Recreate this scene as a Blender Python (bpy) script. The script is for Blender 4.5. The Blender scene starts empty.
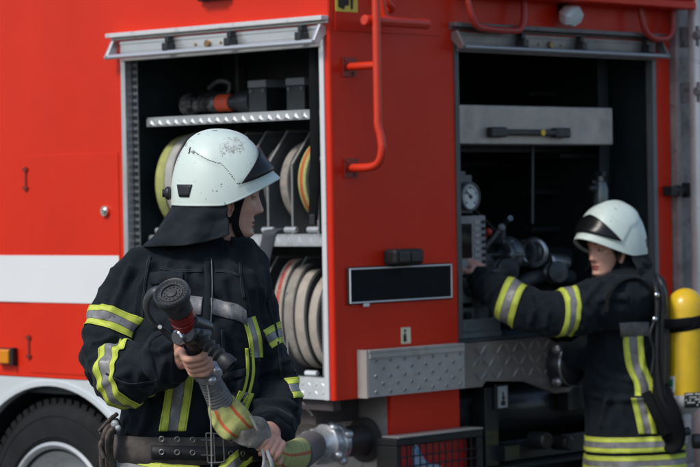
import bpy, bmesh, math, random
import numpy as np
from mathutils import Vector, Matrix, noise
from mathutils.bvhtree import BVHTree
random.seed(7)
sc = bpy.context.scene
col = sc.collection
PI = math.pi
V3 = Vector

# ------------------------------------------------------------------ camera
FPX = 2570.0
CAM = V3((0, 0, 1.77))
Rc = Matrix.Rotation(PI/2 - math.atan(33.5/FPX), 4, 'X') @ Matrix.Rotation(math.radians(-1.0), 4, 'Z')
cam = bpy.data.cameras.new('camera')
cam.sensor_width = 36.0
cam.lens = 36.0*FPX/700.0
cam.clip_start = 0.1
cam.clip_end = 4000
cam.dof.use_dof = True
cam.dof.focus_distance = 6.55
cam.dof.aperture_fstop = 7.5
co = bpy.data.objects.new('camera', cam)
co.matrix_world = Matrix.Translation(CAM) @ Rc
col.objects.link(co)
sc.camera = co

def ray(px, py):
    return (Rc.to_3x3() @ V3(((px-350)/FPX, -(py-233.5)/FPX, -1.0)))
def at(px, py, Y):
    'point of the photograph (700x467 px) at the distance Y from the camera, in metres'
    d = ray(px, py)
    return CAM + d*(Y/d.y)

# ------------------------------------------------------------------ materials
MATS = {}
def mat(name, colr, rough=.5, metal=0., coat=0., sheen=0., bump=None, dirt=None, var=None, spec=.5, sss=0., emit=None, coords='Object'):
    '''bump=(scale, strength, distance); dirt=(scale, threshold, softness, colour, amount); var=(scale, amount)'''
    if name in MATS: return MATS[name]
    m = bpy.data.materials.new(name); m.use_nodes = True
    nt = m.node_tree; N = nt.nodes; L = nt.links
    b = N['Principled BSDF']
    b.inputs['Base Color'].default_value = (*colr, 1)
    b.inputs['Roughness'].default_value = rough
    b.inputs['Metallic'].default_value = metal
    b.inputs['Coat Weight'].default_value = coat
    b.inputs['Coat Roughness'].default_value = .08
    b.inputs['Sheen Weight'].default_value = sheen
    b.inputs['Sheen Roughness'].default_value = .5
    b.inputs['Specular IOR Level'].default_value = spec
    if sss:
        b.inputs['Subsurface Weight'].default_value = sss
        b.inputs['Subsurface Radius'].default_value = (.009, .003, .0015)
        b.inputs['Subsurface Scale'].default_value = 1.0
    tc = N.new('ShaderNodeTexCoord')
    cur = None
    def noise_tex(scale, detail=6, rough_=.6):
        t = N.new('ShaderNodeTexNoise'); t.inputs['Scale'].default_value = scale
        t.inputs['Detail'].default_value = detail; t.inputs['Roughness'].default_value = rough_
        L.new(tc.outputs[coords], t.inputs['Vector']); return t
    if var:
        t = noise_tex(var[0], 5)
        mr = N.new('ShaderNodeMapRange'); mr.inputs[1].default_value = .3; mr.inputs[2].default_value = .7
        mr.inputs[3].default_value = 1-var[1]; mr.inputs[4].default_value = 1+var[1]
        L.new(t.outputs['Fac'], mr.inputs[0])
        mx = N.new('ShaderNodeMix'); mx.data_type = 'RGBA'; mx.blend_type = 'MULTIPLY'; mx.inputs[0].default_value = 1
        mx.inputs[6].default_value = (*colr, 1)
        L.new(mr.outputs[0], mx.inputs[7]); cur = mx.outputs[2]
        # roughness variation too
        mr2 = N.new('ShaderNodeMapRange'); mr2.inputs[1].default_value = .3; mr2.inputs[2].default_value = .7
        mr2.inputs[3].default_value = max(.02, rough-.08); mr2.inputs[4].default_value = min(1, rough+.1)
        t2 = noise_tex(var[0]*2.3, 6); L.new(t2.outputs['Fac'], mr2.inputs[0]); L.new(mr2.outputs[0], b.inputs['Roughness'])
    if dirt:
        for dd in (dirt if isinstance(dirt, list) else [dirt]):
            s, th, so, dc, am = dd
            t = noise_tex(s, 8, .7)
            mr = N.new('ShaderNodeMapRange'); mr.inputs[1].default_value = th; mr.inputs[2].default_value = th+so
            mr.inputs[3].default_value = 0; mr.inputs[4].default_value = am
            L.new(t.outputs['Fac'], mr.inputs[0])
            mx = N.new('ShaderNodeMix'); mx.data_type = 'RGBA'
            L.new(mr.outputs[0], mx.inputs[0])
            if cur: L.new(cur, mx.inputs[6])
            else: mx.inputs[6].default_value = (*colr, 1)
            mx.inputs[7].default_value = (*dc, 1); cur = mx.outputs[2]
    if cur: L.new(cur, b.inputs['Base Color'])
    if bump:
        prev = None
        for bb in (bump if isinstance(bump, list) else [bump]):
            t = noise_tex(bb[0], 4)
            bn = N.new('ShaderNodeBump'); bn.inputs['Strength'].default_value = bb[1]; bn.inputs['Distance'].default_value = bb[2]
            L.new(t.outputs['Fac'], bn.inputs['Height'])
            if prev: L.new(prev, bn.inputs['Normal'])
            prev = bn.outputs[0]
        L.new(prev, b.inputs['Normal'])
    MATS[name] = m
    return m

RED = mat('red_paint', (.68, .0255, .0055), .42, coat=.06, spec=.25, bump=[(2.2, .06, .02), (260, .05, .001)],
          var=(1.7, .07), dirt=[(3.0, .60, .3, (.25, .03, .02), .22), (70, .68, .06, (.2, .05, .04), .3)])
REDTUBE = mat('red_tube_paint', (.64, .035, .010), .38, coat=.2, dirt=(60, .66, .06, (.15, .05, .04), .6))
WHITE = mat('white_paint', (.78, .80, .80), .35, coat=.2, var=(2, .03), dirt=(4, .58, .3, (.5, .5, .48), .3))
FENDER = mat('fender_paint', (.60, .66, .68), .35, coat=.2, var=(2, .05), dirt=[(3, .5, .3, (.3, .3, .3), .35), (50, .66, .05, (.2, .2, .2), .5)])
ALU = mat('aluminium', (.62, .64, .65), .38, metal=.75, var=(6, .12), dirt=[(12, .55, .25, (.3, .3, .29), .4)], bump=(180, .06, .001))
ALUDULL = mat('dull_aluminium', (.34, .34, .33), .5, metal=.5, var=(5, .2), dirt=[(9, .52, .25, (.10, .09, .08), .6)], bump=(90, .12, .001))
ALUDARK = mat('worn_tread_plate', (.30, .27, .25), .40, metal=.6, var=(5, .2), dirt=[(9, .54, .2, (.10, .09, .08), .6)], bump=(90, .12, .001))
CHROME = mat('chrome', (.72, .73, .74), .18, metal=1., var=(20, .08))
STEEL = mat('galvanised_steel', (.40, .38, .37), .55, metal=.4, var=(7, .25), dirt=[(14, .52, .12, (.17, .13, .11), .6)], bump=(60, .15, .002))
RUSTY = mat('weathered_steel', (.36, .315, .305), .7, metal=.2, var=(9, .3), dirt=[(22, .54, .1, (.17, .12, .11), .6)], bump=(50, .2, .003))
BLACK = mat('black_rubber', (.009, .010, .011), .55, var=(8, .2), bump=(120, .1, .001))
PLASTIC = mat('black_plastic', (.02, .022, .025), .38, var=(15, .15), bump=(300, .05, .0005))
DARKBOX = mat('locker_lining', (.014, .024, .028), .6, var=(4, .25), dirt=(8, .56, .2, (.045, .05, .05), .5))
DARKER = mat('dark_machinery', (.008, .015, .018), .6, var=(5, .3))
TYRE = mat('tyre_rubber', (.010, .0115, .013), .8, spec=.3, var=(6, .25), dirt=(9, .55, .2, (.03, .029, .028), .5), bump=(150, .2, .002))
RIM = mat('rim_paint', (.5, .52, .53), .4, metal=.3, dirt=(8, .55, .2, (.2, .19, .18), .5))
ORANGE = mat('amber_lens', (.75, .26, .01), .2, coat=.5)
REDLENS = mat('red_lens', (.55, .012, .012), .25, coat=.5, bump=(90, .3, .002))
GLASS = mat('lamp_lens', (.72, .76, .78), .12, coat=.5, bump=(60, .4, .003))
YELLOW = mat('yellow_sticker', (.70, .70, .10), .5)
PALE = mat('pale_sticker', (.80, .76, .52), .5, var=(40, .15))
INK = mat('black_ink', (.008, .012, .014), .5)
PANELGREY = mat('panel_grey', (.30, .29, .29), .5, var=(12, .12), dirt=(30, .56, .1, (.12, .11, .11), .5))
DIAL = mat('dial_face', (.60, .63, .63), .4, coat=.4)
STRAP = mat('black_webbing', (.007, .008, .009), .85, spec=.15, bump=(700, .4, .0008), var=(14, .2))
DIVIDER = mat('divider_plate', (.12, .13, .135), .5, metal=.3, var=(6, .25), dirt=(10, .55, .15, (.1, .1, .1), .4))
HOSEDARK = mat('hose_layers', (.085, .085, .084), .85, var=(10, .3), bump=(160, .3, .002))
HOSEYEL = mat('hose_fabric_yellow', (.42, .44, .15), .9, var=(16, .2), dirt=[(14, .50, .2, (.20, .20, .11), .6), (60, .58, .1, (.12, .12, .08), .6)], bump=[(420, .7, .002), (40, .4, .006)])
HOSEORG = mat('hose_stripe_orange', (.48, .11, .035), .8, var=(14, .2), dirt=(16, .55, .2, (.2, .1, .06), .5), bump=(600, .4, .0008))
HOSECREAM = mat('hose_fabric_cream', (.40, .355, .30), .85, var=(12, .16), dirt=[(13, .52, .2, (.14, .10, .085), .65)], bump=(600, .4, .0008))
HOSERED = mat('hose_mark_red', (.42, .07, .05), .85, var=(14, .25), dirt=(18, .5, .15, (.45, .38, .33), .7))
HOSEGREY = mat('hose_fabric_grey', (.31, .285, .25), .9, var=(14, .25), dirt=[(16, .50, .2, (.12, .11, .1), .65), (70, .56, .1, (.10, .09, .08), .6)], bump=[(420, .7, .002), (40, .5, .008)])
ROPE = mat('grey_cord', (.34, .32, .29), .9, var=(40, .2), bump=(400, .4, .001))

# ------------------------------------------------------------------ objects
def tag(o, label=None, cat=None, group=None, kind=None):
    if label: o['label'] = label
    if cat: o['category'] = cat
    if group: o['group'] = group
    if kind: o['kind'] = kind
    return o
def empty(name, loc, label, cat, group=None, rotz=0):
    o = bpy.data.objects.new(name, None); o.empty_display_size = .1
    o.location = loc; o.rotation_euler = (0, 0, rotz)
    col.objects.link(o)
    return tag(o, label, cat, group)

class MB:
    def __init__(s): s.bm = bmesh.new()
    def box(s, x0, x1, y0, y1, z0, z1, m=0, M=None):
        vs = [s.bm.verts.new(V3(p) if M is None else M @ V3(p)) for p in
              ((x0,y0,z0),(x1,y0,z0),(x1,y1,z0),(x0,y1,z0),(x0,y0,z1),(x1,y0,z1),(x1,y1,z1),(x0,y1,z1))]
        for f in ((0,3,2,1),(4,5,6,7),(0,1,5,4),(1,2,6,5),(2,3,7,6),(3,0,4,7)):
            s.bm.faces.new([vs[i] for i in f]).material_index = m
        return s
    def grid(s, P, ni, nj, wi=False, wj=False, m=0, mf=None):
        vs = [[s.bm.verts.new(P(i, j)) for j in range(nj)] for i in range(ni)]
        for i in range(ni if wi else ni-1):
            for j in range(nj if wj else nj-1):
                a, b = vs[i][j], vs[(i+1) % ni][j]
                c, d = vs[(i+1) % ni][(j+1) % nj], vs[i][(j+1) % nj]
                f = s.bm.faces.new((a, b, c, d)); f.material_index = mf(i, j) if mf else m
        return vs
    def frame(s, ax):
        ax = ax.normalized(); r = V3((0,0,1)) if abs(ax.z) < .9 else V3((1,0,0))
        a = ax.cross(r).normalized(); return a, ax.cross(a).normalized()
    def lathe(s, prof, o, ax, n=32, m=0, mf=None):
        'prof: list of (radius, height) along ax'
        o = V3(o); ax = V3(ax).normalized(); a, b = s.frame(ax)
        def P(i, j):
            r, h = prof[i]; t = 2*PI*j/n
            return o + ax*h + (a*math.cos(t)+b*math.sin(t))*max(r, 1e-5)
        s.grid(P, len(prof), n, wj=True, m=m, mf=mf); return s
    def cyl(s, p0, p1, r0, r1=None, n=20, m=0, e=None):
        p0, p1 = V3(p0), V3(p1); h = (p1-p0).length; r1 = r0 if r1 is None else r1
        e = min(r0, r1, h/2)*.18 if e is None else e
        return s.lathe([(0,0),(r0-e,0),(r0,e),(r1,h-e),(r1-e,h),(0,h)], p0, p1-p0, n, m)
    def tube(s, pts, r, n=12, m=0, closed=False, ell=None, up=None, sub=6, mf=None):
        'smooth swept tube; r a number or a list; ell=(a,b) squash factors with the a axis kept near up'
        pts = [V3(p) for p in pts]; k = len(pts)
        rr = list(r) if isinstance(r, (list, tuple)) else [r]*k
        P, R_ = [], []
        segs = k if closed else k-1
        for i in range(segs):
            g = (lambda q: pts[q % k]) if closed else (lambda q: pts[min(max(q, 0), k-1)])
            h = (lambda q: rr[q % k]) if closed else (lambda q: rr[min(max(q, 0), k-1)])
            for t in range(sub):
                u = t/sub
                P.append(cr(g(i-1), g(i), g(i+1), g(i+2), u)); R_.append(cr(h(i-1), h(i), h(i+1), h(i+2), u))
        if not closed: P.append(pts[-1]); R_.append(rr[-1])
        K = len(P); up = V3(up) if up is not None else None
        fr = []
        a = None
        for i in range(K):
            d = (P[(i+1) % K]-P[i-1]) if closed else (P[min(i+1, K-1)]-P[max(i-1, 0)])
            d.normalize()
            if up is not None: a2 = up - d*up.dot(d)
            elif a is None: a2 = s.frame(d)[0]
            else: a2 = a - d*a.dot(d)
            if a2.length < 1e-6: a2 = s.frame(d)[0]
            a = a2.normalized(); fr.append((a, d.cross(a).normalized()))
        ea, eb = ell or (1, 1)
        def Pf(i, j):
            t = 2*PI*j/n
            return P[i] + (fr[i][0]*math.cos(t)*ea + fr[i][1]*math.sin(t)*eb)*R_[i]
        vs = s.grid(Pf, K, n, wi=closed, wj=True, m=m, mf=mf)
        if not closed:
            s.bm.faces.new(list(reversed(vs[0]))).material_index = m if mf is None else mf(0, 0)
            s.bm.faces.new(vs[-1]).material_index = m if mf is None else mf(K-1, 0)
        return s
    def torus(s, c, ax, R_, r, n=32, k=10, m=0):
        ax = V3(ax).normalized(); a, b = s.frame(ax); c = V3(c)
        def P(i, j):
            t, q = 2*PI*i/n, 2*PI*j/k; d = a*math.cos(t)+b*math.sin(t)
            return c + d*(R_+r*math.cos(q)) + ax*r*math.sin(q)
        s.grid(P, n, k, True, True, m); return s
    def prism(s, poly, f, d0, d1, m=0):
        'poly: 2-D outline, f(a, b, d): its 3-D point'
        lo = [s.bm.verts.new(f(a, b, d0)) for a, b in poly]; hi = [s.bm.verts.new(f(a, b, d1)) for a, b in poly]
        s.bm.faces.new(list(reversed(lo))).material_index = m; s.bm.faces.new(hi).material_index = m
        k = len(poly)
        for i in range(k):
            s.bm.faces.new((lo[i], lo[(i+1) % k], hi[(i+1) % k], hi[i])).material_index = m
        return s
    def ball(s, c, r, m=0, n=14, sc_=(1, 1, 1)):
        def P(i, j):
            la = PI*i/(n-1); lo = 2*PI*j/(n*2)
            return V3(c)+V3((math.sin(la)*math.cos(lo)*r*sc_[0], math.sin(la)*math.sin(lo)*r*sc_[1], math.cos(la)*r*sc_[2]))
        s.grid(P, n, n*2, wj=True, m=m); return s
    def build(s, name, mats, parent=None, bevel=0., label=None, ang=38, world=False, solid=0., smooth=True):
        bm = s.bm
        bmesh.ops.remove_doubles(bm, verts=bm.verts, dist=1e-5)
        bmesh.ops.recalc_face_normals(bm, faces=bm.faces)
        me = bpy.data.meshes.new(name); bm.to_mesh(me); bm.free()
        return link(name, me, mats, parent, bevel, label, ang, world, solid, smooth)

def link(name, me, mats, parent=None, bevel=0., label=None, ang=38, world=False, solid=0., smooth=True):
    for m_ in (mats if isinstance(mats, (list, tuple)) else [mats]): me.materials.append(m_)
    for p in me.polygons: p.use_smooth = smooth
    if ang < 180 and smooth: me.set_sharp_from_angle(angle=math.radians(ang))
    o = bpy.data.objects.new(name, me); col.objects.link(o)
    if parent:
        if world:   # geometry given in world space under an unrotated parent
            r = parent
            off = V3((0,0,0))
            while r is not None: off += r.location; r = r.parent
            me.transform(Matrix.Translation(-off))
        o.parent = parent
    if bevel:
        b = o.modifiers.new('bevel', 'BEVEL'); b.width = bevel; b.segments = 2; b.limit_method = 'ANGLE'; b.angle_limit = math.radians(40); b.harden_normals = True
    if solid:
        d = o.modifiers.new('solid', 'SOLIDIFY'); d.thickness = solid
    if label: o['label'] = label
    return o

def cr(a, b, c, d, u):
    return b*1.0 + (c-a)*(.5*u) + (a*2-b*5+c*4-d)*(.5*u*u) + (b*3-a-c*3+d)*(.5*u**3)
# ------------------------------------------------------------------ fire engine
# local axes: x along the rear (to the right), y forward along the side, z up
TROT = math.atan2(.72390, .68990)
TC = V3((-.065, 9.35, 0))
truck = empty('fire_truck', TC, 'red fire engine with open equipment lockers, white stripe along its side and rear access ladder', 'fire engine', rotz=TROT)
TM = Matrix.Translation(TC) @ Matrix.Rotation(TROT, 4, 'Z')
def tw(x, y, z): return TM @ V3((x, y, z))
def part(mb, name, m, parent=None, bevel=0., label=None, **k): return mb.build(name, m, parent or truck, bevel, label, **k)

# --- red body shell (left side, rear, roof, right side)
b = MB(); bm = b.bm
def panel(us, zs, f, skip=()):
    for i in range(len(us)-1):
        for j in range(len(zs)-1):
            if (i, j) in skip: continue
            bm.faces.new([bm.verts.new(f(u, z)) for u, z in ((us[i], zs[j]), (us[i+1], zs[j]), (us[i+1], zs[j+1]), (us[i], zs[j+1]))])
panel([0, .022, 1.138, 5.6], [1.04, 1.067, 2.40, 3.1], lambda u, z: V3((0, u, z)), {(1, 0), (1, 1), (2, 0)})
panel([0, .297, .685, 1.963, 2.07], [.62, 1.04, 1.067, 2.40, 3.1], lambda u, z: V3((u, 0, z)), {(0, 0), (2, 0), (2, 1), (2, 2)})
panel([0, .34], [.62, 1.04, 1.067, 2.40, 3.1], lambda u, z: V3((2.07, u, z)))
panel([.34, 5.6], [1.04, 2.40, 3.1], lambda u, z: V3((2.5, u, z)))
panel([2.07, 2.5], [1.04, 2.40, 3.1], lambda u, z: V3((u, .34, z)))
panel([0, 2.5], [1.04, 3.1], lambda u, z: V3((u, 5.6, z)))
bm.faces.new([bm.verts.new(V3(p)) for p in ((0,0,3.1),(0,5.6,3.1),(2.5,5.6,3.1),(2.5,.34,3.1),(2.07,.34,3.1),(2.07,0,3.1))])
bmesh.ops.remove_doubles(bm, verts=bm.verts, dist=1e-4)
body = part(b, 'body', RED, bevel=.012, solid=.018, smooth=False)
body.modifiers['bevel'].harden_normals = False
body.modifiers['bevel'].segments = 3

# hatch panel beside the locker, its hinges and lock
o = part(MB().box(-.0035, -.0004, 1.165, 1.733, 1.085, 1.974), 'hatch', RED, bevel=.002)
for z in (1.88, 1.19):
    b = MB().box(-.009, -.0036, 1.732, 1.741, z-.052, z+.05)
    for dz in (-.038, .038): b.box(-.012, -.0036, 1.722, 1.751, z+dz-.006, z+dz+.006)
    part(b, 'hinge', mat('hinge_red', (.17, .02, .015), .5), o, .001)
b = MB().cyl((-.004, 1.241, 1.743), (-.018, 1.241, 1.743), .021, n=24); b.cyl((-.018, 1.241, 1.743), (-.023, 1.241, 1.743), .012, n=16)
b.box(-.0255, -.0225, 1.239, 1.243, 1.735, 1.751)
part(b, 'lock', CHROME, o)
b = MB().box(-.0065, -.0042, 1.168, 5.58, 1.374, 1.566)
part(b, 'stripe', WHITE, bevel=.0008)
# marker lights
b = MB().box(-.03, -.001, 1.815, 1.835, 1.11, 1.185)
o = part(b.box(-.012, -.001, 1.835, 1.925, 1.113, 1.182), 'marker_light', BLACK, bevel=.004)
part(MB().box(-.036, -.012, 1.838, 1.92, 1.118, 1.178), 'lens', ORANGE, o, .008)
o = part(MB().box(-.025, -.001, .50, .67, 2.535, 2.60), 'marker_light', BLACK, bevel=.004)
part(MB().box(-.045, -.0255, .52, .65, 2.54, 2.59), 'lens', mat('dull_red_lens', (.2, .01, .008), .3, coat=.4), o, .006)

# pale lower skirt with the wheel arch
def arch(y0, y1, z0, z1, yc, zc, r, n=40):
    pts = [(y0, z1), (y0, z0)]
    a0 = math.acos(min(1, (z0-zc)/r)) if z0 > zc-r else PI/2
    for i in range(n+1):
        a = -a0 + 2*a0*i/n
        pts.append((yc + r*math.sin(a), zc + r*math.cos(a)))
    return pts + [(y1, z0), (y1, z1)]
b = MB().prism(arch(1.0, 2.55, .48, 1.064, 1.60, .43, .605), lambda y, z, d: V3((d, y, z)), -.004, .02)
def arch_lip(i, j):
    a = -PI*.47 + PI*.94*i/40; r = .605 + (.0, .022, .022, 0)[j]; x = (-.012, -.012, .03, .03)[j]
    return V3((x, 1.60+r*math.sin(a), .43+r*math.cos(a)))
b.grid(arch_lip, 41, 4, wj=True)
part(b, 'fender', FENDER, bevel=.003)
part(MB().box(-.004, .02, 2.75, 5.58, .48, 1.064), 'skirt', FENDER, bevel=.003)
# wheel well and underbody
b = MB()
def well(i, j):
    a = -PI*.55 + PI*1.1*i/24; r = .60
    return V3(((.021, .5)[j], 1.60+r*math.sin(a), .43+r*math.cos(a)))
b.grid(well, 25, 2)
b.box(.5, .52, .9, 2.3, .2, 1.05)
part(b, 'wheel_well', DARKER)
b = MB().box(.5, .62, .3, 5.5, .6, .85).box(1.9, 2.02, .3, 5.5, .6, .85).box(.02, 2.48, 1.2, 5.5, 1.0, 1.035)
b.box(.45, 2.05, .45, .6, .35, .95).cyl((.4, 1.6, .48), (2.1, 1.6, .48), .09)
part(b, 'chassis', DARKER, bevel=.004)
def wheel(x, y, out):
    w = MB(); prof = [(.285, 0), (.30, -.012), (.40, -.016), (.455, -.004), (.482, .02), (.49, .05), (.49, .22), (.482, .25), (.45, .27), (.3, .28)]
    w.lathe([(r, h) for r, h in prof], (x, y, .48), (out, 0, 0), 96)
    # tread blocks around the shoulders, lettering-free sidewall ribs
    for k in range(64):
        a = 2*PI*k/64
        M = Matrix.Translation((x, y, .48)) @ Matrix.Rotation(a, 4, 'X')
        w.box(out*.012, out*.10, -.016, .016, .475, .502, M=M)
        w.box(out*.115, out*.17, -.012, .012, .475, .503, M=M)
    for r in (.335, .345, .43):
        w.torus((x-out*.0155*(1 if r < .4 else .62), y, .48), (1, 0, 0), r, .0035, 96, 6)
    wh = part(w, 'wheel', TYRE, ang=30)
    r_ = MB().lathe([(.318, -.006), (.325, -.018), (.312, -.024), (.298, -.014), (.285, .03), (.255, .075), (.20, .085), (.165, .06), (.12, .05), (.118, -.02), (.105, -.035), (0, -.037)], (x, y, .48), (out, 0, 0), 64)
    for k in range(10):
        a = 2*PI*k/10; c = V3((x+out*.062, y+.168*math.cos(a)*1.04, .48+.168*math.sin(a)*1.04))
        r_.cyl(c, c-V3((out*.045, 0, 0)), .016, n=6)
    part(r_, 'rim', RIM, wh)
wheel(.035, 1.60, 1); wheel(2.465, 1.60, -1)
for x in (.03, 2.2): part(MB().lathe([(0, .03), (.28, .03), (.30, 0), (.45, .005), (.49, .05), (.49, .22), (.45, .27), (.3, .27), (0, .25)], (x, 4.6, .48), (1, 0, 0), 64), 'wheel', TYRE)

# --- side locker
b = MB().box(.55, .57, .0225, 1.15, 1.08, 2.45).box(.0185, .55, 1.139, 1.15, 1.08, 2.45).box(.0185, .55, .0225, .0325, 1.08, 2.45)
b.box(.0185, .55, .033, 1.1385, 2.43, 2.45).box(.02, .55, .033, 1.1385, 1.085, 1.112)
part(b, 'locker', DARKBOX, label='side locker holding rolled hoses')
# inner uprights at the back
b = MB()
for y in (.995, .52): b.box(.50, .545, y, y+.02, 1.12, 2.42)
part(b, 'locker_upright', DIVIDER, bevel=.002)
# rails of the shutter
b = MB().box(-.007, .03, 1.112, 1.137, 1.04, 2.385)
part(b, 'shutter_rail', ALU, bevel=.002)
b = MB().box(.031, .036, 1.082, 1.11, 1.12, 2.36)
for k in range(44): b.box(.0265, .0305, 1.086, 1.106, 1.14+k*.0275, 1.14+k*.0275+.013, m=1)
part(b, 'guide_track', [mat('grey_track', (.16, .17, .18), .5, metal=.3), INK])
b = MB().box(-.007, .03, .0235, .046, 1.04, 2.385)
part(b, 'shutter_rail', mat('bright_rail', (.75, .77, .78), .35, metal=.3, dirt=(30, .6, .1, (.3, .3, .3), .5)), bevel=.002)
def shutter(prefix_axis, a0, a1, clips, lock, rail_m, slat_m, rod_m):
    'rolled-up shutter with drip rail: f maps (along, out, z)'
    f = prefix_axis
    def bx(mb, p0, p1, o0, o1, z0, z1, m=0):
        q0, q1 = f(p0, o0), f(p1, o1)
        mb.box(min(q0[0], q1[0]), max(q0[0], q1[0]), min(q0[1], q1[1]), max(q0[1], q1[1]), z0, z1, m)
    d = MB(); bx(d, a0-.03, a1+.06, -.001, .038, 2.424, 2.442); bx(d, a0-.03, a1+.06, -.001, .010, 2.414, 2.4235)
    part(d, 'drip_rail', rail_m, bevel=.003)
    sh = MB(); bx(sh, a0+.005, a1-.005, .004, .016, 2.330, 2.408); bx(sh, a0+.005, a1-.005, .0162, .0195, 2.396, 2.404); bx(sh, a0+.005, a1-.005, .0162, .0195, 2.332, 2.338); bx(sh, a0+.005, a1-.005, .0162, .0178, 2.366, 2.369)
    s_ = part(sh, 'shutter', slat_m, bevel=.0015)
    h = MB()
    q0, q1 = f(a0-.004, .052), f(a1+.042, .052)
    h.cyl((q0[0], q0[1], 2.347), (q1[0], q1[1], 2.347), .0105)
    part(h, 'handle', rod_m, s_)
    for c in clips:
        k = MB(); bx(k, c-.016, c+.016, .0198, .062, 2.356, 2.386); bx(k, c-.011, c+.011, .0198, .05, 2.3862, 2.412)
        part(k, 'clip', PLASTIC, s_, .004)
    for c in (a0-.01, a1+.028):   # end bracket
        k = MB(); g = lambda u, z, dd: V3((*f(c+dd, u), z))
        k.prism([(-.001, 2.405), (.03, 2.412), (.065, 2.352), (.058, 2.338), (.04, 2.338), (-.001, 2.375)], g, -.008, .008)
        part(k, 'bracket', slat_m, s_, .003)
    k = MB(); q0, q1 = f(lock, .0165), f(lock, .028); k.cyl((q0[0], q0[1], 2.373), (q1[0], q1[1], 2.373), .014)
    for dd in (-.07, .07):
        sk = MB(); r0, r1 = f(lock+dd, .0165), f(lock+dd, .0205); sk.cyl((r0[0], r0[1], 2.373), (r1[0], r1[1], 2.373), .006, n=10); part(sk, 'screw', mat('brass', (.30, .2, .1), .4, metal=.7), s_)
    part(k, 'lock', mat('brass', (.30, .2, .1), .4, metal=.7), s_)
shutter(lambda a, o: (-o, a), .03, 1.13, (.82, .475, .10), .62, mat('drip_rail_alu', (.68, .69, .69), .35, metal=.25, dirt=[(25, .55, .1, (.3, .28, .27), .6)]), ALU, mat('rod_alu', (.7, .72, .73), .28, metal=.7))
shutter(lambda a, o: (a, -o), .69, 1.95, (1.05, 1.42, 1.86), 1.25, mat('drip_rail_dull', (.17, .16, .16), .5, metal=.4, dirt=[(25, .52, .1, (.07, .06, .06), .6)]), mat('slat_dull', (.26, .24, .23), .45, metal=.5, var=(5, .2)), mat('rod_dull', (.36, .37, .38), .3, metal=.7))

def tread(mb, f, a0, a1, z0, z1, step, h=.0022, L=.026, W=.008):
    'raised lozenges of chequer plate'
    k = 0; nz = max(1, round((z1-z0)/step)); na = round((a1-a0)/step)
    for j in range(nz):
        for i in range(na):
            ca = a0+(i+.5)*(a1-a0)/na; cz = z0+(j+.5)*(z1-z0)/nz; s = 1 if (i+j) % 2 else -1
            c45 = .7071; q = lambda u, v, d: f(ca+(u*c45-s*v*c45), cz+(s*u*c45+v*c45), d)
            vs = [mb.bm.verts.new(q(u, v, d)) for u, v, d in ((-L/2, 0, 0), (0, -W/2, 0), (L/2, 0, 0), (0, W/2, 0), (-L/5, 0, h), (L/5, 0, h))]
            for fc in ((0, 1, 4), (1, 5, 4), (1, 2, 5), (2, 3, 5), (3, 4, 5), (3, 0, 4)):
                mb.bm.faces.new([vs[t] for t in fc])
def zigzag(mb, y0, y1, x, z0, z1, n):
    w = (y1-y0)/n
    for i in range(n):
        a = y0+i*w
        vs = [mb.bm.verts.new(V3(p)) for p in ((x, a+.004, z0), (x, a+w-.004, z0), (x, a+w/2, z1), (x-.005, a+w/2, z0+(z1-z0)*.4))]
        for fc in ((0, 1, 3), (1, 2, 3), (2, 0, 3)): mb.bm.faces.new([vs[t] for t in fc])
shelfm = mat('shelf_alu', (.50, .53, .54), .4, metal=.5, var=(8, .12), dirt=(20, .56, .12, (.25, .25, .24), .5))
b = MB().box(.078, .54, .034, 1.081, 2.102, 2.108).box(.075, .081, .034, 1.081, 2.072, 2.1015)
zigzag(b, .04, 1.076, .0745, 2.075, 2.099, 22); part(b, 'shelf', shelfm, bevel=.0015)
b = MB().box(.078, .54, .034, 1.081, 1.640, 1.645).box(.075, .081, .034, 1.081, 1.60, 1.6395)
zigzag(b, .04, 1.076, .0745, 1.603, 1.637, 18)
for y in (.07, .19, .31, .43, .55, .67, .79, .91, 1.03): b.cyl((.10, y-.03, 1.662), (.10, y+.03, 1.662), .012, n=10)
part(b, 'shelf', shelfm, bevel=.0015)
b = MB().box(-.002, .018, .0235, 1.137, 1.041, 1.116).box(.018, .07, .05, 1.11, 1.1125, 1.117)
tread(b, lambda a, z, d: V3((-.002-d, a, z)), .04, 1.12, 1.05, 1.11, .035)
for y in (.08, .2, .32, .44, .56, .68): b.cyl((.085, y-.03, 1.128), (.085, y+.03, 1.128), .011, n=10)
part(b, 'sill', mat('sill_alu', (.66, .69, .70), .42, metal=.35, var=(8, .1), dirt=(18, .58, .15, (.35, .33, .32), .5)), bevel=.0015)
# dividers of the hose rack
divp = lambda z0, z1: [(.10, z0), (.10, z1-.13), (.21, z1), (.53, z1), (.53, z0)]
for z0, z1, ys in ((1.646, 2.035, (.16, .295, .425, .54, .65, .77, .89)), (1.118, 1.555, (.145, .335, .49, .60, .70, .80, .90))):
    for y in ys:
        b = MB().prism(divp(z0, z1), lambda x, z, d: V3((x, y+d, z)), 0, .004)
        pts = [V3((x-.003, y+.002, z)) for x, z in divp(z0, z1)[:4]]
        for p, q in zip(pts[:-1], pts[1:]): b.cyl(p, q, .0045, n=8, m=1)
        part(b, 'divider', [DIVIDER, mat('divider_edge', (.3, .31, .31), .45, metal=.4)])

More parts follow.
